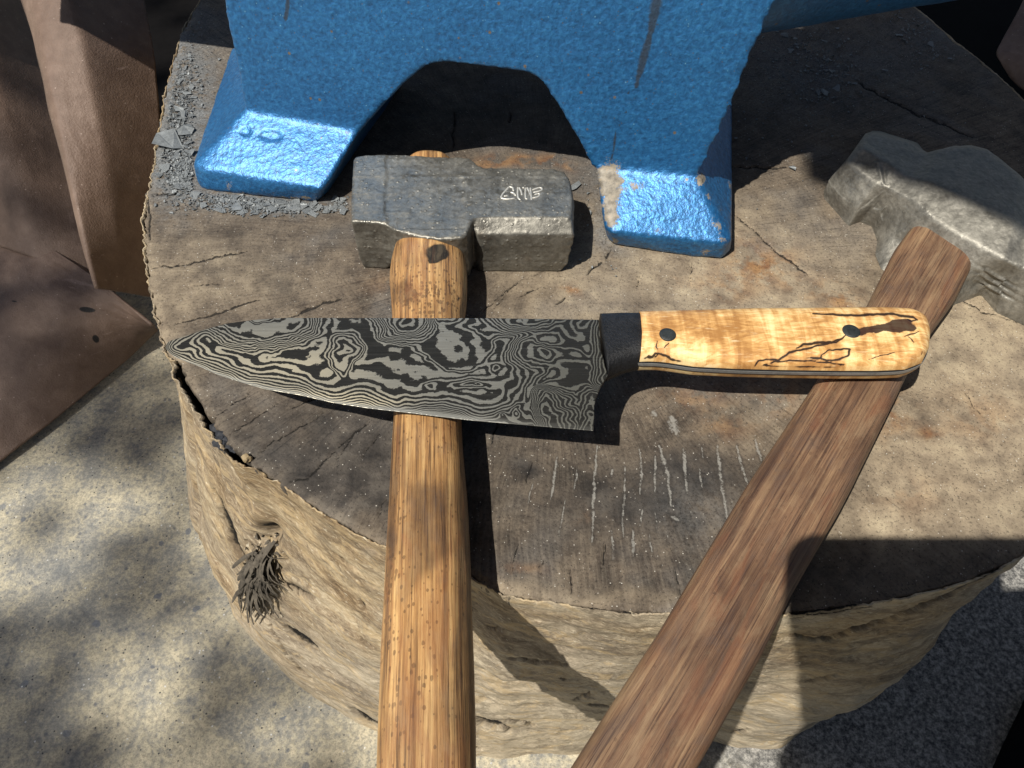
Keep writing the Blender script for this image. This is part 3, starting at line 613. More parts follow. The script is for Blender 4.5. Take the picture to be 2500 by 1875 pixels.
    dr = np.where(nr@nf < .3, 9, dr)
    dent = np.clip(1-np.sqrt(((u-660-.2*(w-330))/34)**2+((w-332)/15)**2), 0, 1)+.7*np.clip(1-np.sqrt(((u-600)/14)**2+((w-322)/14)**2), 0, 1); v = v-nr*(.0011*sst(0, .35, dent)*(nr[:, 2] > .3))[:, None]
    mesh('body', v, f, MB, {'wear_shade': wear_shade, 'drip': dr}, parent=root)
    # dents on the left foot slope are part of wear relief; horn
    T0, T1 = P(1862, 80, .094), P(2352, -2, .102)
    ax = T1-T0; ln = np.linalg.norm(ax); ax /= ln
    vd = T0-np.array([0, 0, HC]); vd /= np.linalg.norm(vd); side = np.cross(vd, ax); side /= np.linalg.norm(side)
    if side[2] < 0: side = -side
    nu_, nv_ = 90, 70; vs = []
    for i in range(nu_):
        s = -.022+i/(nu_-1)*(ln+.12); r = max(.0015, .044-.10*max(0, s)-.35*max(0, s-.15))*(1-.5*max(0., -s/.022)); c = T0+ax*s+side*r
        e1 = side; e2 = np.cross(ax, side)
        for j in range(nv_):
            t = 2*math.pi*j/nv_; vs.append(c+r*(e1*math.cos(t)+e2*math.sin(t)))
    vs = np.array(vs); vs += .0005*vn3(vs, 55, 9, 2)[:, None]
    fc = grid_faces(nu_, nv_+1); fc = np.stack([(fc[:, k]//(nv_+1))*nv_+(fc[:, k] % (nv_+1)) % nv_ for k in range(4)], 1)
    u, w = PX(vs); z = np.zeros(len(vs))
    mesh('horn', vs, fc, MB, {'wear_shade': z+.05, 'drip': z+9}, parent=root)
anvil()

# ---------------- hammers ----------------
def sweep(name, Lpx, Rpx, zc, hz, mat, parent, s0=0, s1=0, n=260, m=64, pw=2.3, attr=None, zt=0, endr=.004, ek=.72):
    """handle from its left and right edges; zc mid height, hz half thickness"""
    Lw = P([p[0] for p in Lpx], [p[1] for p in Lpx], zc)[:, :2]; Rw = P([p[0] for p in Rpx], [p[1] for p in Rpx], zc)[:, :2]
    d = ((Lw[-1]+Rw[-1])-(Lw[0]+Rw[0])); d /= np.linalg.norm(d); e = np.array([-d[1], d[0]])
    o = (Lw[0]+Rw[0])/2
    ls, lw = (Lw-o)@d, (Lw-o)@e; rs, rw = (Rw-o)@d, (Rw-o)@e
    def ext(x, xs, ys): 
        y = np.interp(x, xs, ys); k = (ys[-1]-ys[-2])/(xs[-1]-xs[-2]); y = np.where(x > xs[-1], ys[-1]+k*(x-xs[-1]), y); return y
    a0 = max(ls[0], rs[0])*0+min(ls[0], rs[0])+s0; a1 = max(ls[-1], rs[-1])+s1
    s = np.linspace(a0, a1, n); 
    yl, yr = ext(s, ls, lw), ext(s, rs, rw)
    for _ in range(8): 
        yl[1:-1] = (yl[:-2]+2*yl[1:-1]+yl[2:])/4; yr[1:-1] = (yr[:-2]+2*yr[1:-1]+yr[2:])/4
    t = np.linspace(0, 2*np.pi, m, endpoint=False); ct, st = np.cos(t), np.sin(t)
    cx = np.sign(ct)*abs(ct)**(2/pw); cz = np.sign(st)*abs(st)**(2/pw)
    c = (yl+yr)/2; hw = abs(yr-yl)/2
    de = np.minimum(s-a0, a1-s); er = np.sqrt(np.clip(1-((endr-np.clip(de, 0, endr))/endr)**2, .0004, 1)); er = ek+(1-ek)*er
    hzz = np.interp(s, [a0, a1], [hz, hz+zt*0]) if not callable(hz) else hz((s-a0))
    X = np.zeros((n, m, 3)); lat = c[:, None]+hw[:, None]*er[:, None]*cx[None]*(1+.0*ct)
    X[..., :2] = o+s[:, None, None]*d+lat[..., None]*e; zz = zc+zt*(s-a0)
    X[..., 2] = zz[:, None]+(hzz*er)[:, None]*cz[None]
    sS = np.broadcast_to(s[:, None], lat.shape); gc = np.stack([sS, lat, X[..., 2]], -1)
    X += (.00035*fbm(sS*40, t[None]*2, 3, 3))[..., None]
    u, w = PX(X); at = {'gc': gc.reshape(-1, 3)}
    A = attr(u.ravel(), w.ravel()) if attr else {}
    for k in ('stain', 'spots', 'burn'): at[k] = A.get(k, np.zeros(n*m))
    v = X.reshape(-1, 3); f = grid_faces(n, m+1); f = np.stack([(f[:, k]//(m+1))*m+(f[:, k] % (m+1)) % m for k in range(4)], 1)
    # caps as fans made of quads
    v = np.vstack([v, X[0].mean(0), X[-1].mean(0)]); i0, i1 = n*m, n*m+1
    caps = [(i0, (j+1) % m, j, j) for j in range(m)]
    fl = [tuple(q) for q in f]+[(i0, (j+1) % m, j) for j in range(m)]+[(i1, (n-1)*m+j, (n-1)*m+(j+1) % m) for j in range(m)]
    for k in at:
        q = at[k]; at[k] = np.vstack([q, q[:1], q[-1:]]) if q.ndim == 2 else np.r_[q, q[0], q[-1]]
    ob = mesh(name, v, fl, mat, at, parent=parent)
    return d, e

def layered(name, rings, mat, parent, bevel=.0012):
    """rings: list of closed loops (same count) from top to bottom"""
    bm = bmesh.new(); R_ = [[bm.verts.new(Vector(p)) for p in r] for r in rings]; n = len(rings[0])
    bm.faces.new(R_[0]); bm.faces.new(R_[-1][::-1])
    for a, b in zip(R_[:-1], R_[1:]):
        for i in range(n): bm.faces.new((a[i], b[i], b[(i+1) % n], a[(i+1) % n]))
    bmesh.ops.recalc_face_normals(bm, faces=bm.faces)
    return bm

hA = thing('cross_peen_hammer', 'steel hammer with stamped block head and orange brown wooden handle crossing under the blade', 'hammer', [float(q) for q in P(1130, 560, 0)])
def hammer_a():
    h = .0335
    ring = [(863,392),(868,382),(892,378),(965,375),(1051,380),(1130,383),(1150,388),(1167,403),(1182,409),(1270,410),(1350,412),(1378,418),(1391,440),(1397,480),(1395,515),(1391,531),
            (1330,530),(1250,529),(1190,530),(1165,532),(1152,540),(1145,556),(1139,572),(1127,580),(1080,583),(1023,576),(982,566),(959,557),(942,547),(921,543),(890,541),(858,540),(857,490),(860,430)]
    top = P([p[0] for p in ring], [p[1] for p in ring], h)
    cen = top.mean(0)
    mid = top.copy(); mid[:, 2] = h-.0045
    idx = {i: i for i in range(len(ring))}
    for i, (u, v) in enumerate(ring):                       # long chamfer on the striking-block's front edge
        if 1160 < u < 1396 and v > 520:
            q = P(u+ (3 if u > 1380 else 0), 573, h-.0065); mid[i] = q
    low = mid.copy(); low[:, 2] = .0065
    bot = mid.copy(); bot[:, 2] = .0002
    for i, (u, v) in enumerate(ring):
        if u > 1375 : bot[i] = bot[i]*[1, 1, 1]+np.array([-.004, 0, 0]); low[i, 0] -= .0005; mid[i, 0] += .0015
        if 940 < u < 1150 and v > 545:                      # the eye bulge tucks back underneath
            k = .45; bot[i, 1] += .004; 
        if u < 866: bot[i, 0] += .0015
    bm = layered('x', [top, mid, low, bot], None, None)
    v, f, nr = fuse(bm, .00075, 4)
    u, w = PX(v)
    up = np.clip(nr[:, 2], 0, 1)
    # hand-forged relief on the top: shallow stepped panel at left of centre
    stp = sst(936, 946, u+6*fbm(u*0, w/30, 2, 3))*(1-sst(1128, 1140, u))*(w < 560)
    for yy in (422, 455, 473, 508): stp = stp+.16*np.exp(-((w-yy-4*fbm(u/40, w*0, 2, yy))/3.)**2)*(u > 945)*(u < 1135)
    pits = np.clip(vn3(v, 520, 3, 2)-.15, 0, 1)*.0007+.0003*vn3(v, 160, 8, 3)
    pits += .0008*blobs(u, w, [(1135,445,9,9,1),(1133,485,9,8,1),(1145,498,12,4,1),(1128,430,8,6,1)])
    v = v+nr*((pits-.00055*stp*up)[:, None])
    mh = mat_steel('forged_steel', .84, .9, .42, .7, .62)
    mesh('head', v, f, mh, parent=hA)
    # stamped letters, read as worn raised strokes
    G = [[(600,480),(720,520),(745,640)],[(640,680),(740,700),(820,790)],[(310,860),(430,905),(600,905),(780,880)],[(420,810),(540,790)],[(590,490),(480,620),(380,720),(310,860)],
         [(890,500),(880,700),(900,900),(980,930)],[(930,510),(1000,640),(1030,770)],[(1150,520),(1140,700),(1150,920),(1220,900)],[(1200,510),(1265,650),(1290,780)],[(1040,525),(1100,520)],
         [(1310,520),(1330,700),(1350,940)],[(1370,600),(1550,530),(1690,505),(1740,580),(1640,640),(1400,680)],[(1450,760),(1600,705),(1650,760),(1560,835),(1380,870)]]
    vs, fs = [], []
    for g in G:
        p = resample([P(1200+x/13.825, 420+y/13.825, h+.0002) for x, y in g], 14, 2); k0 = len(vs)
        for i in range(len(p)):
            t = p[min(i+1, 13)]-p[max(i-1, 0)]; t /= np.linalg.norm(t); s = np.cross(t, [0, 0, 1])
            r = .00052*(1 if 0 < i < 13 else .5)
            for q in range(7):
                an = math.pi*q/6; vs.append(p[i]+s*r*math.cos(an)+np.array([0, 0, 1])*r*.9*math.sin(an)-np.array([0, 0, .0002]))
        for i in range(13):
            for q in range(6): fs.append((k0+i*7+q, k0+i*7+q+1, k0+i*7+q+8, k0+i*7+q+7))
    mesh('stamped_letters', vs, fs, mat_plain('bright_steel', (.62, .60, .54), .4, .5, 600, .0003, .2), parent=hA)
    Lp = [(985,415),(978,470),(972,590),(966,612),(958,640),(952,681),(954,720),(959,775),(962,900),(963,1030),(957,1120),(952.5,1200),(942,1400),(932,1600),(923,1800),(920,1875)]
    Rp = [(1112,415),(1120,470),(1124,595),(1130,615),(1138,650),(1141,690),(1139,740),(1134,775),(1127,900),(1126,1030),(1132,1120),(1140,1200),(1150,1400),(1156,1600),(1161,1800),(1163,1875)]
    def at(u, w):
        j = 10*fbm(u/25, w/25, 3, 8); uu, ww = u+j, w+10*fbm(u/25, w/25, 3, 12)
        poly = sst(-30, 22, np.minimum.reduce([(uu-995), (1096-uu), (ww-1190), 1480-ww+0*uu, (1460-ww)-(uu-985)*1.05]))
        dia = sst(-6, 6, np.minimum.reduce([ww-680-1.0*abs(uu-985), 742-ww, uu-955, 1030-uu]))
        return {'stain': np.clip(poly*.75+dia*.6+blobs(uu, ww, [(960,1330,14,60,.6),(1040,1160,80,60,.35),(1120,1330,14,120,.7),(1125,1500,12,120,.7),(990,700,30,30,.3),(1117,1700,14,140,.9),(940,1750,10,100,.5),(955,1250,8,200,.5),(1135,1250,12,200,.6),(1000,640,20,10,.4),(1100,960,20,60,.3),(1140,1750,10,150,.5),(980,1080,20,40,.3)]), 0, 1),
                'spots': np.clip(blobs(uu, ww, [(1040,720,90,60,1.3),(960,1500,26,300,.9),(1000,1700,60,200,.5),(1040,1050,90,60,.35),(1050,1500,60,150,.25)]), 0, 1.3),
                'burn': np.clip(blobs(uu, ww, [(1070,615,32,17,1.5),(1060,630,16,12,.9),(1122,733,4,6,.8),(1035,693,7,6,.7),(1045,1195,10,8,.6),(1060,1199,8,6,.6),(1097,1822,4,4,.7)]), 0, 1)}
    mo = mat_handle('hickory', srgb(108,76,48), srgb(172,130,82), srgb(220,182,124), (.050, .026, .014), .55, .36)
    def hz(s): return .0150-.0035*np.exp(-((s-.085)/.025)**2)*0+.001*np.exp(-((s-.10)/.02)**2)
    sweep('handle', Lp, Rp, .0170, hz, mo, hA, s0=0, s1=.10, pw=2.25, attr=at, n=300, m=72)
hammer_a()

hB = thing('rounding_hammer', 'grey forged hammer with scalloped lugs and weathered brown handle under the knife grip', 'hammer', [float(q) for q in P(2330, 560, 0)])
def hammer_b():
    # rails that run the length of the head, front foot to back foot, sampled at matching stations
    rails = [[(2003,478),(2035,512),(2072,552),(2100,542),(2128,553),(2143,590),(2137,622),(2152,658),(2235,700),(2318,752),(2352,736),(2395,721),(2430,762),(2500,795),(2600,835)],
             [(2022,440),(2060,480),(2094,508),(2125,510),(2150,525),(2172,552),(2180,580),(2205,600),(2290,640),(2350,690),(2385,690),(2420,690),(2450,705),(2510,735),(2610,775)],
             [(2064,396),(2100,420),(2140,446),(2168,458),(2200,474),(2232,490),(2262,520),(2310,552),(2350,576),(2400,604),(2450,632),(2475,645),(2500,655),(2560,690),(2640,730)],
             [(2094,352),(2140,382),(2188,412),(2205,425),(2225,430),(2262,440),(2295,450),(2340,475),(2385,500),(2430,525),(2475,550),(2500,575),(2520,590),(2580,620),(2650,660)],
             [(2118,318),(2165,330),(2222,345),(2245,362),(2262,372),(2290,365),(2330,355),(2370,352),(2410,362),(2450,392),(2490,425),(2530,470),(2560,490),(2620,520),(2690,560)],
             [(2135,318),(2185,332),(2240,350),(2262,378),(2278,388),(2305,378),(2340,368),(2375,366),(2412,378),(2455,408),(2498,444),(2545,492),(2575,510),(2635,545),(2700,585)]]
    zs = [[0.0]*15, [.013,.013,.013,.012,.012,.012,.010,.010,.014,.012,.010,.012,.014,.014,.014], [.029,.029,.029,.029,.030,.031,.031,.031,.031,.031,.031,.030,.029,.029,.029],
          [.035,.035,.035,.0335,.034,.037,.038,.038,.038,.038,.038,.035,.035,.035,.035], [.030,.030,.030,.028,.029,.031,.031,.031,.031,.031,.031,.029,.029,.029,.029], [0.0]*15]
    K = np.array([[P(u, v, z) for (u, v), z in zip(r, zz)] for r, zz in zip(rails, zs)])      # [6,15,3]
    st = np.linspace(0, 14, 330); A1 = np.stack([np.stack([np.interp(st, np.arange(15), K[r, :, k]) for k in range(3)], -1) for r in range(6)], 0)
    for _ in range(7): A1[:, 1:-1] = (A1[:, :-2]+2*A1[:, 1:-1]+A1[:, 2:])/4
    rr = np.linspace(0, 5, 150); G = np.stack([np.stack([np.interp(rr, np.arange(6), A1[:, i, k]) for k in range(3)], -1) for i in range(A1.shape[1])], 0)
    for _ in range(9): G[:, 1:-1] = (G[:, :-2]+2*G[:, 1:-1]+G[:, 2:])/4
    # round over the left face
    e = np.clip(1-np.arange(330)/9., 0, 1)**2; cen = G.mean(1, keepdims=True); G = G+(cen-G)*np.array([.10, .10, .16])*e[:, None, None]
    g1 = np.gradient(G, axis=0); g2 = np.gradient(G, axis=1); N = np.cross(g1, g2); N /= np.linalg.norm(N, axis=2, keepdims=True)+1e-12; N *= np.sign(N[..., 2:3]+1e-6)
    pf = G.reshape(-1, 3); dsp = (.00045*vn3(pf, 75, 3, 3)+.00022*vn3(pf, 260, 4, 3)+.0001*vn3(pf, 800, 6, 2)).reshape(G.shape[:2])
    uu, ww = PX(G)
    dsp -= .0009*np.exp(-(((uu-2160)/6)**2+((ww-430)/30)**2))*(ww < 450); dsp += .0007*np.exp(-((uu-2152-.3*(ww-430))/5.)**2)*(ww > 395)*(ww < 450)
    dsp -= .0012*sum(np.exp(-((ww-y-(.55*(uu-2430)))/4.)**2)*np.exp(-((uu-2430)/40.)**2) for y in (672, 690, 708))
    G = G+N*dsp[..., None]
    v = G.reshape(-1, 3); f = grid_faces(330, 150); n0 = len(v)
    v = np.vstack([v, G[0].mean(0), G[-1].mean(0)])
    cap = [(n0, k, k+1) for k in range(149)]+[(n0+1, 329*150+k+1, 329*150+k) for k in range(149)]
    mesh('head', v, [tuple(q) for q in f[:, ::-1]]+[c[::-1] for c in cap], mat_steel('dull_forged_steel', 1.05, .9, .48, .15, .5), parent=hB)
    Lp = [(2215,572),(2178,622),(2109,762),(1982,950),(1815,1200),(1775,1267),(1700,1391),(1600,1558),(1500,1710),(1394,1875)]
    Rp = [(2373,650),(2324,745),(2269,820),(2210,921),(2139,1068),(2074,1200),(2039,1267),(1925,1464),(1844,1627),(1706,1867)]
    def at(u, w):
        uu = u+14*fbm(u/30, w/30, 3, 8)
        return {'stain': np.clip(blobs(uu, w, [(1930,1160,50,60,.4),(1800,1500,60,90,.4),(1700,1600,60,60,.45),(2240,700,60,20,.4),(1830,1400,30,40,.6),(2010,1010,40,30,.3),(1760,1440,20,30,.7)]), 0, 1),
                'spots': np.clip(blobs(uu, w, [(1990,1100,40,60,.7),(1880,1300,60,60,.3)]), 0, 1), 'burn': blobs(uu, w, [(1740,1450,8,10,.8),(1780,1560,10,12,.5),(1617,1770,8,8,.5)])}
    mo = mat_handle('weathered_hickory', srgb(74,54,42), srgb(118,90,68), srgb(158,130,98), (.045, .022, .014), .3, .5, (.19, .075, .036), .5)
    # reddish oil-soaked wear down the middle
    sweep('handle', Lp, Rp, .0130, .0122, mo, hB, s0=.002, s1=.08, pw=3.4, attr=at, n=520, m=80, endr=.0012, ek=.93)
    # wooden end is seen through the eye only from behind: tenon hidden inside the head
hammer_b()

# ---------------- knife ----------------
def field(u, w, top, bot):
    # layer field of the etched steel: contour lines of this field are the visible layers
    wx = u+30*fbm(u/110, w/50, 3, 101)+7*fbm(u/26, w/16, 3, 104); wy = w+15*fbm(u/80, w/60, 3, 107)+5*fbm(u/24, w/18, 3, 109)
    yb = np.interp(u, [p[0] for p in bot], [p[1] for p in bot]); yt = np.interp(u, [p[0] for p in top], [p[1] for p in top])
    wav = 9*np.sin(u/27.)*np.exp(-((u-860)/190)**2)*.8+12*np.exp(-((u-1090)/48)**2)+7*fbm(u/45, w/60, 2, 3)
    db = yb-w-wav
    # tight layers parallel to the cutting edge, opening out into broad patches above them
    Fd = -7.0*(1-np.exp(-np.clip(db, -20, 400)/36.))
    Fd = Fd*(1-.75*sst(1160, 1400, u))
    wide = np.exp(-(((u-900)/330)**2+((w-900)/60)**2))
    Fd += (.95-.35*wide)*fbm(wx/150, wy/62, 3, 113, .5)+(.34+.25*sst(1100, 1300, u))*fbm(wx/46, wy/26, 2, 118)
    def eye(x, y, rx, ry, a, p=2., rot=0.):
        dx, dy = wx-x, wy-y; c, s = np.cos(rot), np.sin(rot); X = dx*c+dy*s; Y = -dx*s+dy*c
        return a*np.exp(-((X/rx)**2+(Y/ry)**2)**(p/2))
    def basin(x, y, rx, ry, a, r0=.5, r1=1.05):
        return 1.45*a*(1-sst(r0, r1, np.sqrt(((wx-x)/rx)**2+((wy-y)/ry)**2)))
    Fd += basin(655, 784, 172, 92, 4.6, .45, 1.02)+eye(778, 806, 26, 26, 1.6, 1.2)+basin(640, 788, 60, 14, -1.2, .3, 1.)
    Fd += basin(985, 782, 104, 78, 5.2, .35, 1.0)+eye(838, 858, 24, 34, 1.9, 1.4)+basin(842, 868, 42, 60, 1.3, .5, 1.1)
    Fd += basin(1118, 846, 108, 66, 1.6, .72, 1.05)+basin(1270, 768, 180, 72, 4.4, .25, 1.)+basin(1312, 862, 78, 48, 2.6, .3, 1.05)
    Fd += eye(985, 796, 20, 16, 1.1)
    Fd += eye(1152, 938, 40, 13, 2.6, 1.3)+eye(1213, 896, 16, 14, 2.2, 1.5)+eye(1067, 941, 20, 9, 1.2)
    Fd += eye(1215, 1013, 19, 13, 2.4, 1.4)+eye(1262, 1004, 16, 12, 2.4, 1.3)+eye(1325, 935, 62, 15, 3.0, 1.3, -.75)+eye(1120, 860, 66, 44, -1.1)+eye(900, 965, 40, 24, .8)+eye(1412, 812, 36, 18, 1.8)+eye(1400, 862, 44, 20, 1.4, 2, .3)
    # chevrons near the heel
    k = sst(1300, 1360, wx)*sst(925, 955, wy-.15*(wx-1330))
    Fd += k*(-abs(wx-1412)/11.5-(wy-950)/22.)
    Fd += sst(1425, 1462, u)*((u-1425)/9.)*.8
    # layers run out round the point
    tip = 1-sst(430, 640, u)
    Fd += tip*(3.2*np.exp(-np.clip(w-yt, 0, 99)/20.)+1.2*np.cos((w-yt)/7.)*.3)+(1-sst(404, 470, u))*(-(u-404)/20.)
    return Fd
kn = thing('chef_knife', 'damascus chef knife with black bolster and spalted wood handle resting on both hammer handles', 'knife', [float(q) for q in P(1500, 860, .034)])
ZK = .0350
def knife():
    def W(px, z=ZK): return P([p[0] for p in px], [p[1] for p in px], z)
    top = [(404,850),(407,841),(413,834),(456,821),(501,806),(557,791),(633,782),(696,778),(820,778),(940,778),(1198,778),(1461,782)]
    bot = [(404,850),(408,856),(423,869),(443,878),(481,892),(532,915),(595,935),(646,950),(734,965),(810,983),(900,997),(989,1007),(1145,1026),(1318,1041),(1449,1052)]
    rt = [(1461,782),(1464,815),(1467,859),(1483,919),(1467,943),(1455,973),(1450,994),(1450,1023),(1449,1052)]
    nu, nv = 560, 170
    G = coons(W(top), W(bot), W([(404,850),(404.2,850.2)]), W(rt), nu, nv, 0)
    # smooth only along the length
    for _ in range(6): G[1:-1, :] = (G[:-2, :]+2*G[1:-1, :]+G[2:, :])/4
    t = np.linspace(0, 1, nv)[None]; s = np.linspace(0, 1, nu)[:, None]
    th = (.0010*(1-.55*t)*(1-sst(.93, 1., t)*.9)+.00010)*(.35+.65*sst(0, .25, s)); edge = np.minimum(t/.012, 1)
    Zt = G[..., 2]+th*np.clip(edge, .3, 1)
    u, w = PX(G)
    Fd = field(u, w, top, bot)*1.18+.22*fbm(u/30, w/16, 4, 301)
    gold = np.clip(blobs(u, w, [(690, 900, 200, 60, .8), (800, 970, 160, 16, 1.), (480, 860, 90, 40, .5), (900, 985, 90, 10, 1)]), 0, 1); dull = np.clip(sst(1150, 1400, u), 0, 1)
    gc = np.stack([G[..., 0], G[..., 1], 0*G[..., 0]], -1)
    topv = np.stack([G[..., 0], G[..., 1], Zt], -1).reshape(-1, 3)
    ft = grid_faces(nu, nv, flip=True)
    # coarse underside
    Gb = np.stack([G[..., 0], G[..., 1], G[..., 2]-th], -1)
    botv = Gb.reshape(-1, 3); N = nu*nv
    fb = grid_faces(nu, nv)+N
    rims = []
    for i in range(nu-1):
        rims += [(i*nv, (i+1)*nv, (i+1)*nv+N, i*nv+N), ((i+1)*nv-1+0, i*nv+nv-1+N, (i+2)*nv-1+N, (i+2)*nv-1)]
    for j in range(nv-1):
        a0 = (nu-1)*nv+j; rims.append((a0, a0+1, a0+1+N, a0+N))
    allf = np.vstack([ft, fb, np.array(rims)])
    edg = (sst(.955, .985, t)*np.ones((nu, 1))).ravel()
    edg = edg*(1-.85*np.clip(sst(1100, 1300, u), 0, 1)).ravel()
    at = {'edge': np.r_[edg, edg], 'field': np.r_[Fd.ravel(), Fd.ravel()], 'gold': np.r_[gold.ravel()]*1., 'dull': dull.ravel()}
    at['gold'] = np.r_[at['gold'], at['gold']]; at['dull'] = np.r_[at['dull'], at['dull']]; at['gc'] = np.vstack([gc.reshape(-1, 3)]*2)
    bl = mesh('blade', np.vstack([topv, botv]), allf, mat_damascus(), at, parent=kn)

    def slab(name, Tpx, Bpx, Lpx, Rpx, z0, z1, e0, e1, pw, mat, nu, nv, hgt, extra=None, parent=kn, zref=ZK, side='top', endl=0., endr_=0.):
        """one half of the grip: dome from z0 (flat side) to z1 (crown)"""
        G = coons(P([p[0] for p in Tpx], [p[1] for p in Tpx], zref), P([p[0] for p in Bpx], [p[1] for p in Bpx], zref),
                  P([p[0] for p in Lpx], [p[1] for p in Lpx], zref), P([p[0] for p in Rpx], [p[1] for p in Rpx], zref), nu, nv, 2)
        # remap t so the sides are steep: superellipse
        a = np.linspace(-1, 1, nv); tt = np.sign(a)*(1-(1-abs(a))**1.0)
        t = np.linspace(0, 1, nv)[None]; s = np.linspace(0, 1, nu)[:, None]
        prof = np.clip(1-abs(2*t-1)**pw, 0, 1)**(1/2.2)
        if endr_: 
            ds = (1-s)*(nu) / (nu*endr_); prof = prof*np.clip(1-(1-np.clip(ds, 0, 1))**2.6, 0, 1)**(1/2.2)
        Zc = z0+(z1-z0)*prof*np.ones((nu, 1))
        u, w = PX(np.stack([G[..., 0], G[..., 1], Zc], -1))
        V = np.stack([G[..., 0], G[..., 1], Zc], -1).reshape(-1, 3); N = nu*nv
        Vb = np.stack([G[..., 0], G[..., 1], G[..., 0]*0+z0], -1).reshape(-1, 3)
        f = grid_faces(nu, nv, flip=True); fb = grid_faces(nu, nv)+N; rims = []
        for j in range(nv-1): rims += [((nu-1)*nv+j, (nu-1)*nv+j+1, (nu-1)*nv+j+1+N, (nu-1)*nv+j+N), (j+1, j, j+N, j+1+N)]
        if z1 < z0: f = f[:, ::-1]; fb = fb[:, ::-1]
        at = {'gc': np.vstack([V*[1, 1, 0]]*2)}
        if extra:
            for k, q in extra(u.ravel(), w.ravel()).items(): at[k] = np.r_[q, q]
        return mesh(name, np.vstack([V, Vb]), np.vstack([f, fb, np.array(rims)]), mat, at, parent=parent)
    mbk = mat_plain('black_bolster', (.010, .0105, .012), .5, 0, 900, .0007, .8, .35)
    slab('bolster', [(1463,775),(1510,774),(1557,775)], [(1484,919),(1491,914),(1518,901),(1540,894),(1561,889)], [(1463,775),(1467,818),(1475,868),(1484,919)], [(1557,775),(1562,837),(1561,889)], ZK-.0012, ZK+.0075, 0, 0, 5, mbk, 60, 60, 0)
    slab('bolster', [(1463,775),(1510,774),(1557,775)], [(1484,919),(1491,914),(1518,901),(1540,894),(1561,889)], [(1463,775),(1467,818),(1475,868),(1484,919)], [(1557,775),(1562,837),(1561,889)], ZK-.0013, ZK-.0085, 0, 0, 5, mbk, 60, 60, 0)
    LN = [(2.6,(1573,878),(1585,868),(1592,872),(1600,862),(1615,866),(1625,868),(1650,882),(1690,890),(1730,895),(1790,899)),(2.4,(1840,897),(1850,880),(1870,878),(1900,880),(1925,862),(1945,856),(1990,845),(2020,838),(2060,822)),
          (3.0,(1945,850),(1960,840),(2000,836),(2040,835),(2065,818)),(1.8,(1860,892),(1890,886),(1930,880),(1990,882),(2030,886),(2065,890)),(1.8,(1860,895),(1900,896),(2000,897),(2060,893)),
          (2.4,(2005,868),(2020,856),(2060,852),(2076,854),(2070,866),(2050,876),(2020,880),(2005,876),(2005,868)),(2.6,(1980,874),(2005,874)),(1.2,(2120,878),(2140,872),(2170,866),(2185,860)),(1.3,(2205,823),(2225,815),(2245,810)),(1.2,(2215,823),(2232,836)),
          (1.6,(1604,833),(1601,845),(1606,853)),(1.4,(1635,838),(1622,850)),(3.0,(1985,767),(2080,769),(2180,767),(2230,774),(2240,782)),(2.0,(2240,782),(2225,784),(2215,778)),(1.6,(1568,878),(1600,872),(1605,866)),(1.,(2252,857),(2250,866))]
    BL = [(2120,806,28,7,1.1),(2155,799,26,8,1.2),(2190,795,20,14,1.5),(2222,800,18,9,1.2),(2212,784,14,7,1.),(2098,815,14,6,1.),(2005,843,40,6,.5),(1980,874,20,4,.5)]
    def ex(u, w):
        uu, ww = u+4*fbm(u/18, w/14, 3, 71), w+3*fbm(u/18, w/14, 3, 77)
        return {'line': pdist(uu, ww, LN), 'blotch': np.clip(blobs(uu, ww, BL), 0, 1.3), 'warm': np.clip(blobs(u, w, [(1740,800,110,34,1.),(1620,800,60,30,.5),(2040,780,80,16,.3),(2150,850,60,30,.3),(2000,890,60,10,.8)]), 0, 1)}
    HT = [(1557,775),(1600,773),(1673,771),(1829,766),(2023,764),(2150,763),(2205,766),(2240,776)]
    HR = [(2240,776),(2258,796),(2264,826),(2260,864),(2246,892)]
    HB = [(1560,889),(1580,888),(1610,889),(1634,892),(1693,901),(1790,906),(1907,909),(2050,911),(2140,911),(2205,908),(2246,892)]
    HL = [(1557,775),(1562,837),(1560,889)]
    ms = mat_spalt()
    slab('handle_scale', HT, HB, HL, HR, ZK+.0014, ZK+.0085, 0, 0, 3.6, ms, 420, 90, 0, ex, endr_=.07)
    slab('handle_scale', HT, HB, HL, HR, ZK-.0014, ZK-.0095, 0, 0, 3.6, ms, 220, 60, 0, ex, endr_=.07)
    # full tang with black liners, a hair proud of the scales
    def plate(name, z0, z1, grow, mat):
        o = [*HT, *HR[1:-1], *HB[::-1]]
        o = resample(P([p[0] for p in o], [p[1] for p in o], ZK), 160, 3); c = o.mean(0)
        o2 = o.copy(); d = np.roll(o, -1, 0)-np.roll(o, 1, 0); nrm = np.stack([-d[:, 1], d[:, 0], 0*d[:, 0]], 1); nrm /= np.linalg.norm(nrm, axis=1)[:, None]+1e-9
        o2 = o+nrm*grow
        bm = layered('x', [[(*p[:2], z1) for p in o2], [(*p[:2], z0) for p in o2]], None, None)
        me = bpy.data.meshes.new(name); bm.transform(Matrix.Translation(-Vector(kn['_o']))); bm.to_mesh(me); bm.free(); me.materials.append(mat)
        ob = bpy.data.objects.new(name, me); COL.objects.link(ob); ob.parent = kn; return ob
    plate('tang', ZK-.0008, ZK+.0008, .0006, mat_plain('tang_steel', (.30, .30, .29), .35, .6, 700, .0002, .25))
    plate('liner', ZK+.0009, ZK+.0016, .0003, mbk); plate('liner', ZK-.0016, ZK-.0009, .0003, mbk)
    # pins
    mp = mat_plain('pin_black', (.022, .026, .026), .5, 0, 1200, .0003, .6)
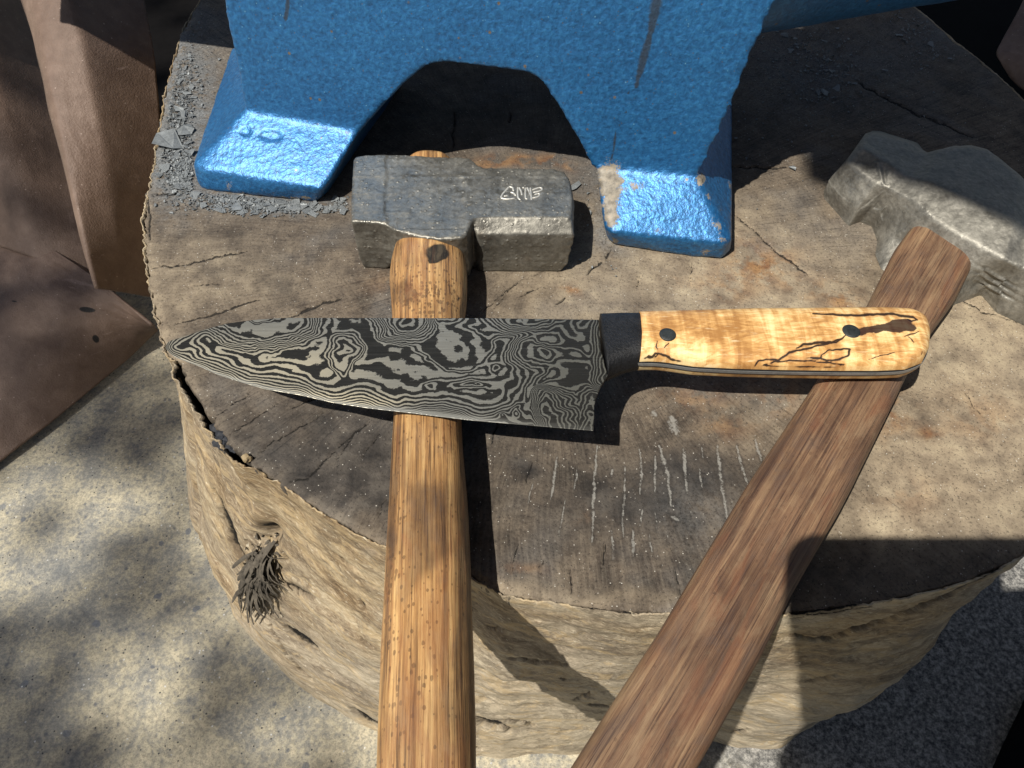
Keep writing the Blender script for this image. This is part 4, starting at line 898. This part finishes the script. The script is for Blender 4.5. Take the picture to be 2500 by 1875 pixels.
    for (a, b, r) in ((1629.5, 819, .0037), (2077, 811, .0039)):
        c = P(a, b, ZK+.0078); vs = [(*c[:2], c[2]+.0012)]; fs = []
        n = 40
        for rr, z in ((.5, .0012), (.86, .0011), (1, .0007), (1, -.004)):
            for i in range(n): t = 2*math.pi*i/n; vs.append((c[0]+rr*r*math.cos(t), c[1]+rr*r*math.sin(t), c[2]+z))
        for i in range(n):
            fs.append((0, 1+i, 1+(i+1) % n))
            for k in range(3): a0 = 1+k*n; fs.append((a0+i, a0+n+i, a0+n+(i+1) % n, a0+(i+1) % n))
        mesh('pin', vs, fs, mp, parent=kn)
knife()

# ---------------- leather hide hanging beside the stump ----------------
lea = thing('leather_hide', 'brown leather hide hanging in broad folds left of the stump', 'leather hide', [float(q) for q in P(200, 600, HG)])
def fold(name, T, B, Lf, Rt, parent, bulge, bdir, nu=110, nv=110, burns=None, seed=0):
    """curves of (u, v, z) points; bulge along bdir"""
    f3 = lambda c: np.array([P(a, b, z) for a, b, z in c])
    G = coons(f3(T), f3(B), f3(Lf), f3(Rt), nu, nv, 6)
    s = np.linspace(0, 1, nu)[:, None]; t = np.linspace(0, 1, nv)[None]
    u, w = PX(G)
    G = G+(bulge(s, t)+.0012*fbm(s*9+seed, t*9, 4, seed)+.0022*fbm(s*3+seed, t*4, 2, seed+3))[..., None]*np.array(bdir)
    br = np.clip(blobs(u, w, burns or []), 0, 1)
    o = mesh(name, G.reshape(-1, 3), grid_faces(nu, nv), MLEA, {'burn': br.ravel()}, parent=parent)
    m = o.modifiers.new('thick', 'SOLIDIFY'); m.thickness = .0028; m.offset = 0
    return o
def leather():
    arc = lambda k: (lambda s, t: k*np.sin(np.pi*np.clip(s, 0, 1))**1.5+0*t)
    # broad upright fold beside the stump
    fold('hanging_fold', [(38,-60,-.03),(180,-80,.02),(340,-60,.0)], [(268,690,-.16),(310,722,-.15),(385,728,-.18)], [(38,-60,-.03),(110,200,-.06),(185,480,-.11),(235,620,-.14),(268,690,-.16)], [(340,-60,.0),(378,150,-.04),(392,420,-.10),(385,728,-.18)], lea, arc(.028), (-.35, -.5, .8), seed=2)
    # fold further left, in deeper shade
    fold('hanging_fold', [(-160,-60,-.08),(-40,-70,-.05),(80,-60,-.10)], [(-120,560,-.22),(120,640,-.215),(290,745,-.235)], [(-160,-60,-.08),(-140,300,-.15),(-120,560,-.22)], [(80,-60,-.10),(180,330,-.16),(290,745,-.235)], lea, arc(.02), (-.2, -.5, .8), seed=12)
    # lower flap resting on the concrete
    fold('lower_flap', [(-140,440,-.215),(0,520,-.205),(130,610,-.20),(250,690,-.205),(375,796,-.225)], [(-150,1235,-.272),(0,1125,-.272),(120,1035,-.272),(230,945,-.272),(330,858,-.270),(383,803,-.262)], [(-140,440,-.215),(-150,800,-.225),(-150,1235,-.272)], [(375,796,-.225),(381,800,-.24),(383,803,-.262)], lea,
         lambda s, t: .018*np.sin(np.pi*t)*np.sin(np.pi*np.clip(s*.9+.05, 0, 1)), (-.1, -.3, .95), burns=[(238,773,18,8,1.3),(252,838,8,10,1.2),(68,756,9,3,1.)], seed=22)
    r = thing('leather_hide', 'brown leather piece behind the stump in the upper right corner', 'leather hide', [float(q) for q in P(2480, 150, HG)])
    fold('hanging_fold', [(2500,0,-.20),(2560,-60,-.20),(2640,-90,-.19)], [(2468,185,-.24),(2500,232,-.25),(2640,340,-.25)], [(2500,0,-.20),(2430,130,-.225),(2468,185,-.24)], [(2640,-90,-.19),(2660,100,-.2),(2640,340,-.25)], r, arc(.01), (0, -.4, .9), 40, 40, seed=31)
leather()

# black sheets: one stands in for shade behind the stump, one fills the corner
mblk = mat_plain('black_fill_sheet', (.0035, .003, .003), .9, 0, 700, .001, .4, .1)
def fill_sheet(name, pts, label):
    bm = bmesh.new(); 
    n = 40; G = coons(*[np.array([P(*q) for q in c]) for c in pts], n, n, 0)
    G[..., 2] += .003*fbm(G[..., 0]*20, G[..., 1]*20, 3, 4)
    o = mesh(name, G.reshape(-1, 3), grid_faces(n, n), mblk); tag(o, label, 'fill_sheet')
    m = o.modifiers.new('thick', 'SOLIDIFY'); m.thickness = .003
    return o
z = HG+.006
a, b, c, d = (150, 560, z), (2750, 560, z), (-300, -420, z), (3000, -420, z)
fill_sheet('black_fill_sheet', ([c, d], [a, b], [c, a], [d, b]), 'black sheet added on the ground to stand in for the shade behind the stump')
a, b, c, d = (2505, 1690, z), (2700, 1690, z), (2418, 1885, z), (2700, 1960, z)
fill_sheet('black_fill_sheet', ([a, b], [c, d], [a, c], [b, d]), 'edge of black sheet filling the bottom right corner of the concrete')

# ---------------- forge scale ----------------
mflake = mat_plain('forge_scale', (.20, .215, .22), .5, .25, 500, .0005, .35)
def flake_mesh(r, seed, el=1.):
    g = np.random.default_rng(seed); n = g.integers(5, 9); an = np.sort(g.uniform(0, 2*math.pi, n)); rr = r*g.uniform(.55, 1.1, n)
    x, y = rr*np.cos(an)*el, rr*np.sin(an); th = g.uniform(.00025, .0006); cz = g.normal(0, r*.10, n)
    v = [(x[i], y[i], th+cz[i]) for i in range(n)]+[(x[i]*.96, y[i]*.96, cz[i]) for i in range(n)]
    f = [tuple(range(n)), tuple(range(2*n-1, n-1, -1))]+[(i, i+n, (i+1) % n+n, (i+1) % n) for i in range(n)]
    return v, f
protos = []
for k in range(14):
    v, f = flake_mesh(1., 100+k, .8+.05*k)
    me = bpy.data.meshes.new('scale_flake'); me.from_pydata([(a, b, c*1.2) for a, b, c in v], [], f); me.update(); me.materials.append(mflake); protos.append(me)
def scat(cl, n):
    out = []
    while len(out) < n:
        u, w, ru, rw = cl[rng.integers(len(cl))][:4]; out.append((rng.normal(u, ru), rng.normal(w, rw)))
    return out
def on_anvil(u, w):
    q = P(u, w, 0)[:2]-CEN
    if np.hypot(*q) > top_r(np.array([math.atan2(q[1], q[0])]))[0]*.985: return True
    return (u > 470 and u < 815 and w > 270+0*u and w < 470+(u-500)*.11) or (u > 545 and w < 300 and u < 1700) or (1440 < u < 1795 and 400 < w < 640) or (850 < u < 1410 and 370 < w < 655) or w < 0 or u < 372+max(0, (330-w))*.22 or u > 2400
CL = [(600,495,70,12),(680,505,60,9),(440,200,35,60),(430,300,26,50),(445,410,22,28),(450,440,20,14),(620,490,90,14),(780,500,40,8)]*2+[(1480,480,16,40),(1500,560,16,30),(2010,190,50,40),(2240,80,40,40),(1950,120,60,40)]
k = 0
for (u, w) in scat(CL, 640):
    if on_anvil(u, w) or k >= 240: continue
    r = float(np.clip(rng.lognormal(math.log(.0023), .38), .0012, .0052)); 
    o = bpy.data.objects.new('scale_flake', protos[k % 14]); COL.objects.link(o)
    p = P(u, w, r*.10+.0008); o.location = p; o.scale = (r, r, .8*min(r, .002)*1.1+.0004); o.scale = (r, r, r*.9)
    o.rotation_euler = (rng.normal(0, .16), rng.normal(0, .16), rng.uniform(0, 6.28))
    p[2] = .0009+abs(o.rotation_euler[0])*r*.5; o.location = p
    where = ('in the strip behind the largest slab left of the anvil' if u < 500 and w < 330 else 'in the strip between largest slab and left anvil foot' if u < 500 else 'along the front of the left anvil foot' if u < 900 else
             'between hammer head and right anvil foot' if u < 1750 else 'in the shade under the anvil horn')
    tag(o, 'small grey scale flake '+where, 'scale flake', 'grey scale flakes '+where); k += 1
big = [(425,340,.0125,.6,'largest grey slab of forge scale overhanging the stump edge left of the anvil foot'),(432,265,.0058,.3,'pale grey scale flake just above the largest slab'),(450,320,.0070,.9,'broad grey scale flake touching the largest slab on its right'),(462,372,.0038,.2,'dark chunk of scale between the largest slab and the anvil foot'),
       (1499,545,.0048,1.2,'rectangular grey scale flake between hammer head and right anvil foot'),(1404,452,.0045,2.2,'narrow grey scale flake behind the right end of the hammer head'),(1932,412,.0030,.4,'pale flake at the edge of the anvil shadow right of the right foot'),(577,505,.0040,.5,'flat grey flake in front of the left anvil foot')]
for i, (u, w, r, ro, lab) in enumerate(big):
    v, f = flake_mesh(r, 300+i, 1.35); v = np.array(v); v[:, :2] = v[:, :2]@np.array([[math.cos(ro*.3), -math.sin(ro*.3)], [math.sin(ro*.3), math.cos(ro*.3)]]).T
    o = mesh('scale_flake', v, f, mflake, smooth=False); p = P(u, w, .0012 if r < .01 else .0024); o.location = p; tag(o, lab, 'scale flake')
def grit():
    vs, fs = [], []
    C2 = CL+[(430,250,34,110),(440,380,24,60),(1500,500,30,60)]*2+[(1900,200,200,120)]
    tot = 0
    for (u, w) in scat(C2, 6500):
        if on_anvil(u, w): continue
        r = float(np.clip(rng.lognormal(math.log(.00055), .45), .0002, .0016)); v, f = flake_mesh(r, int(rng.integers(1e6)))
        c, s_ = math.cos(rng.uniform(0, 6.3)), math.sin(rng.uniform(0, 6.3)); tx, ty = rng.normal(0, .35, 2)
        p = P(u, w, .0006); b = len(vs)
        for (x, y, zq) in v: vs.append((p[0]+x, p[1]+y, p[2]+zq+x*tx+y*ty))
        fs += [tuple(b+q for q in ff) for ff in f]
    o = mesh('scale_grit', vs, fs, mflake, smooth=False); o['kind'] = 'stuff'; o['label'] = 'fine grey forge scale grit scattered on the stump top'; o['category'] = 'scale grit'
grit()

# ---------------- what throws the shadows from outside the frame ----------------
RT = np.array([1., 0, 0]); UP = np.array([0, sd, cd]); FW = np.array([0, cd, -sd]); O = np.array([0, 0, HC])
def cs(x, y, f): return O+RT*x+UP*y+FW*f
ph = thing('phone', 'black smartphone held above the stump taking the photograph', 'phone', [float(q) for q in cs(.05, -.02, -.006)])
def phone():
    x0, x1, y0, y1, r = -.0215, .125, -.056, .0157, .012
    o = []
    for cx, cy, a0 in ((x1-r, y1-r, 0), (x0+r, y1-r, 90), (x0+r, y0+r, 180), (x1-r, y0+r, 270)):
        for k in range(9): a_ = R(a0+k*90/8); o.append((cx+r*math.cos(a_), cy+r*math.sin(a_)))
    bm = layered('x', [[cs(a, b, -.0015) for a, b in o], [cs(a, b, -.0095) for a, b in o]], None, None)
    me = bpy.data.meshes.new('case'); bm.transform(Matrix.Translation(-Vector(ph['_o']))); bm.to_mesh(me); bm.free(); me.materials.append(mat_plain('phone_black', (.02, .02, .02), .3))
    ob = bpy.data.objects.new('case', me); COL.objects.link(ob); ob.parent = ph
    bm = layered('x', [[cs(a*.96+.002, b*.93, -.0099) for a, b in o], [cs(a*.96+.002, b*.93, -.0092) for a, b in o]], None, None)
    me = bpy.data.meshes.new('screen'); bm.transform(Matrix.Translation(-Vector(ph['_o']))); bm.to_mesh(me); bm.free(); me.materials.append(mat_plain('phone_glass', (.01, .01, .012), .08, 0, 10, 0, 0))
    ob = bpy.data.objects.new('screen', me); COL.objects.link(ob); ob.parent = ph
phone()
def person():
    root = thing('person', 'person in dark clothes crouching in front of the stump and holding a phone', 'person', [.30, -.55, HG])
    def skin(name, V, E, Rr, mat, roots=(0,)):
        V = [Vector(v)-Vector(root['_o']) for v in V]
        me = bpy.data.meshes.new(name); me.from_pydata(V, E, []); o = bpy.data.objects.new(name, me); COL.objects.link(o); o.parent = root
        me.materials.append(mat); o.modifiers.new('skin', 'SKIN')
        for i, r in enumerate(Rr): me.skin_vertices[0].data[i].radius = (r, r); me.skin_vertices[0].data[i].use_root = i in roots
        m = o.modifiers.new('sub', 'SUBSURF'); m.levels = 1; m.render_levels = 2
    dk = mat_plain('dark_clothes', (.03, .032, .04), .9); sk_ = mat_plain('skin', (.45, .26, .18), .5, 0, 200, .0003, .1)
    def js(x, y, q): return tuple(O+RT*x+UP*y-L*q)
    w, e1_ = js(.012, -.088, .03), js(.05, -.36, .10); w2, e2_ = js(.115, -.092, .03), js(.19, -.36, .10)
    V = [(.40, -.62, .02), (.40, -.56, .20), (.42, -.50, .34), (.45, -.47, .46), (.47, -.42, .60), (.47, -.38, .7),
         (.28, -.46, .42), e1_, w, (.62, -.46, .42), e2_, w2,
         (.24, -.60, -.02), (.22, -.30, -.02), (.24, -.45, -.25), (.50, -.60, -.02), (.52, -.28, -.02), (.52, -.45, -.25)]
    E = [(0,1),(1,2),(2,3),(3,4),(3,6),(6,7),(7,8),(3,9),(9,10),(10,11),(0,12),(12,13),(13,14),(0,15),(15,16),(16,17)]
    V2 = V[:5]+V[6:]; mp = {i: (i if i < 5 else i-1) for i in range(18)}
    E2 = [(mp[a], mp[b]) for a, b in E]
    skin('clothed_body', V2, E2, [.14, .13, .15, .12, .05, .065, .062, .050, .065, .062, .050, .08, .06, .045, .08, .06, .045], dk)
    cp = [(-.022, -.050), (-.023, -.095), (-.043, -.125), (-.050, -.30), (-.02, -.55), (.50, -.55), (.52, -.1), (.50, .0), (.30, .0), (.13, -.012), (.10, -.045)]  # coat slab added, outlined to shade the ground on the right
    ring = [np.array(js(x, y, .10)) for x, y in cp]; ring2 = [np.array(js(x, y, .13+.10*(y < -.2))) for x, y in cp]
    bm = layered('x', [ring, ring2], None, None); bm.transform(Matrix.Translation(-Vector(root['_o'])))
    me = bpy.data.meshes.new('shade_coat'); bm.to_mesh(me); bm.free(); me.materials.append(dk); co = bpy.data.objects.new('shade_coat', me); COL.objects.link(co); co.parent = root
    hd = Vector((.48, -.37, .68)); skin('head', [hd-Vector((0, .02, .08)), hd, hd+Vector((0, .01, .07))], [(0, 1), (1, 2)], [.05, .085, .06], sk_)
    for wx, sgn in ((.02, 1), (.14, -1)):
        p0 = cs(wx, -.075 if sgn > 0 else -.06, -.03)
        base = Vector(cs(wx, -.062, -.022)); fs_ = []
        skin('hand', [p0, base]+[tuple(cs(wx+(-.03+.02*k), -.045, -.016)) for k in range(4)], [(0, 1)]+[(1, 2+k) for k in range(4)], [.024, .02, .008, .008, .008, .008], sk_)
person()

def canopy():
    D = 4.6; root = thing('tree_branch', 'leafy tree branch overhead out of frame that dapples the ground', 'branch', [float(q) for q in (P(250, 1100, HG)-L*D)])
    c0 = P(250, 1100, HG)-L*D
    holes = [(40,1390,150,120),(360,900,75,130),(380,1020,70,90),(530,1330,80,90),(560,1440,70,60),(350,1700,140,90),(700,1800,200,70),(900,1840,160,50),(470,1000,60,60)]
    lh = [(190,470,60,150),(120,250,45,90),(290,690,60,60),(20,1040,60,40),(200,150,30,50),(240,330,40,60)]
    e1 = np.cross(L, [0, 0, 1]); e1 /= np.linalg.norm(e1); e2 = np.cross(L, e1)
    vs, fs = [], []
    def leaf(c, r):
        t = rng.uniform(0, 6.28); a_ = e1*math.cos(t)+e2*math.sin(t); b_ = -e1*math.sin(t)+e2*math.cos(t); tl = rng.normal(0, .3)
        k = len(vs); 
        for (x, y) in ((-1, 0), (-.4, .34), (.3, .36), (1, 0), (.3, -.36), (-.4, -.34)): vs.append(c+a_*x*r+b_*y*r+L*(tl*x*r+abs(y)*r*.3))
        fs.append((k, k+1, k+2, k+3)); fs.append((k, k+3, k+4, k+5))
    n = 0
    while n < 215:
        u, w = rng.uniform(-500, 960), rng.uniform(760, 2250)
        if w < 760+0: continue
        # keep the stump sunlit
        g = P(u, w, HG)
        if u > 540 and w < 1560+(u-600)*.9: continue
        if u > 400 and w < 1150: continue
        if any(((u-a)/c)**2+((w-b)/d)**2 < 1 for a, b, c, d in holes): continue
        if rng.uniform() < .12: continue
        leaf(g-L*(D+rng.uniform(-.5, .9)), rng.uniform(.020, .034)); n += 1
    n = 0
    while n < 290:
        u, w = rng.uniform(-400, 400), rng.uniform(-300, 1000)
        if u > 330-.0*w and w < 760: continue
        if any(((u-a)/c)**2+((w-b)/d)**2 < 1 for a, b, c, d in lh): continue
        g = P(u, w, -.13)
        leaf(g-L*(D+rng.uniform(-.5, .9)), rng.uniform(.018, .032)); n += 1
    m = mat_plain('leaf_green', (.05, .10, .03), .6, 0, 30, 0)
    o = mesh('foliage', vs, fs, m, smooth=False, parent=root); o['kind'] = 'stuff'
    # limb
    p = [c0+np.array([-1.6, -.5, .2]), c0+np.array([-.8, -.2, .1]), c0+np.array([-.2, -.35, .15])]; q = resample(p, 12, 2); V = []; n = 8
    for i, c in enumerate(q):
        for j in range(n): t = 2*math.pi*j/n; V.append(c+np.array([0, math.cos(t), math.sin(t)])*(.03*(1-i/14)))
    fc = grid_faces(12, n+1); fc = np.stack([(fc[:, k]//(n+1))*n+(fc[:, k] % (n+1)) % n for k in range(4)], 1)
    mesh('limb', V, fc, mat_plain('bark_grey', (.15, .11, .08), .9), parent=root)
canopy()
def shade_board():
    pts = [(1962,394),(2060,428),(2250,498),(2560,632),(3300,700),(4200,-900),(1800,-800),(1938,-100)]  # added unseen board, cut so its edge casts the soft shade
    g = [P(a, b, .02)-L*1.25 for a, b in pts]
    v = g+[q+np.array([0, 0, .02]) for q in g]; n = len(g)
    f = [tuple(range(n)), tuple(range(2*n-1, n-1, -1))]+[(i, (i+1) % n, (i+1) % n+n, i+n) for i in range(n)]
    o = mesh('added_shade_board', v, f, mat_plain('grey_board', (.25, .22, .18), .8), smooth=False); tag(o, 'added grey board, unseen overhead, that shades the second hammer', 'shade_board')
shade_board()
for o in list(S.objects):
    if '_o' in o: del o['_o']
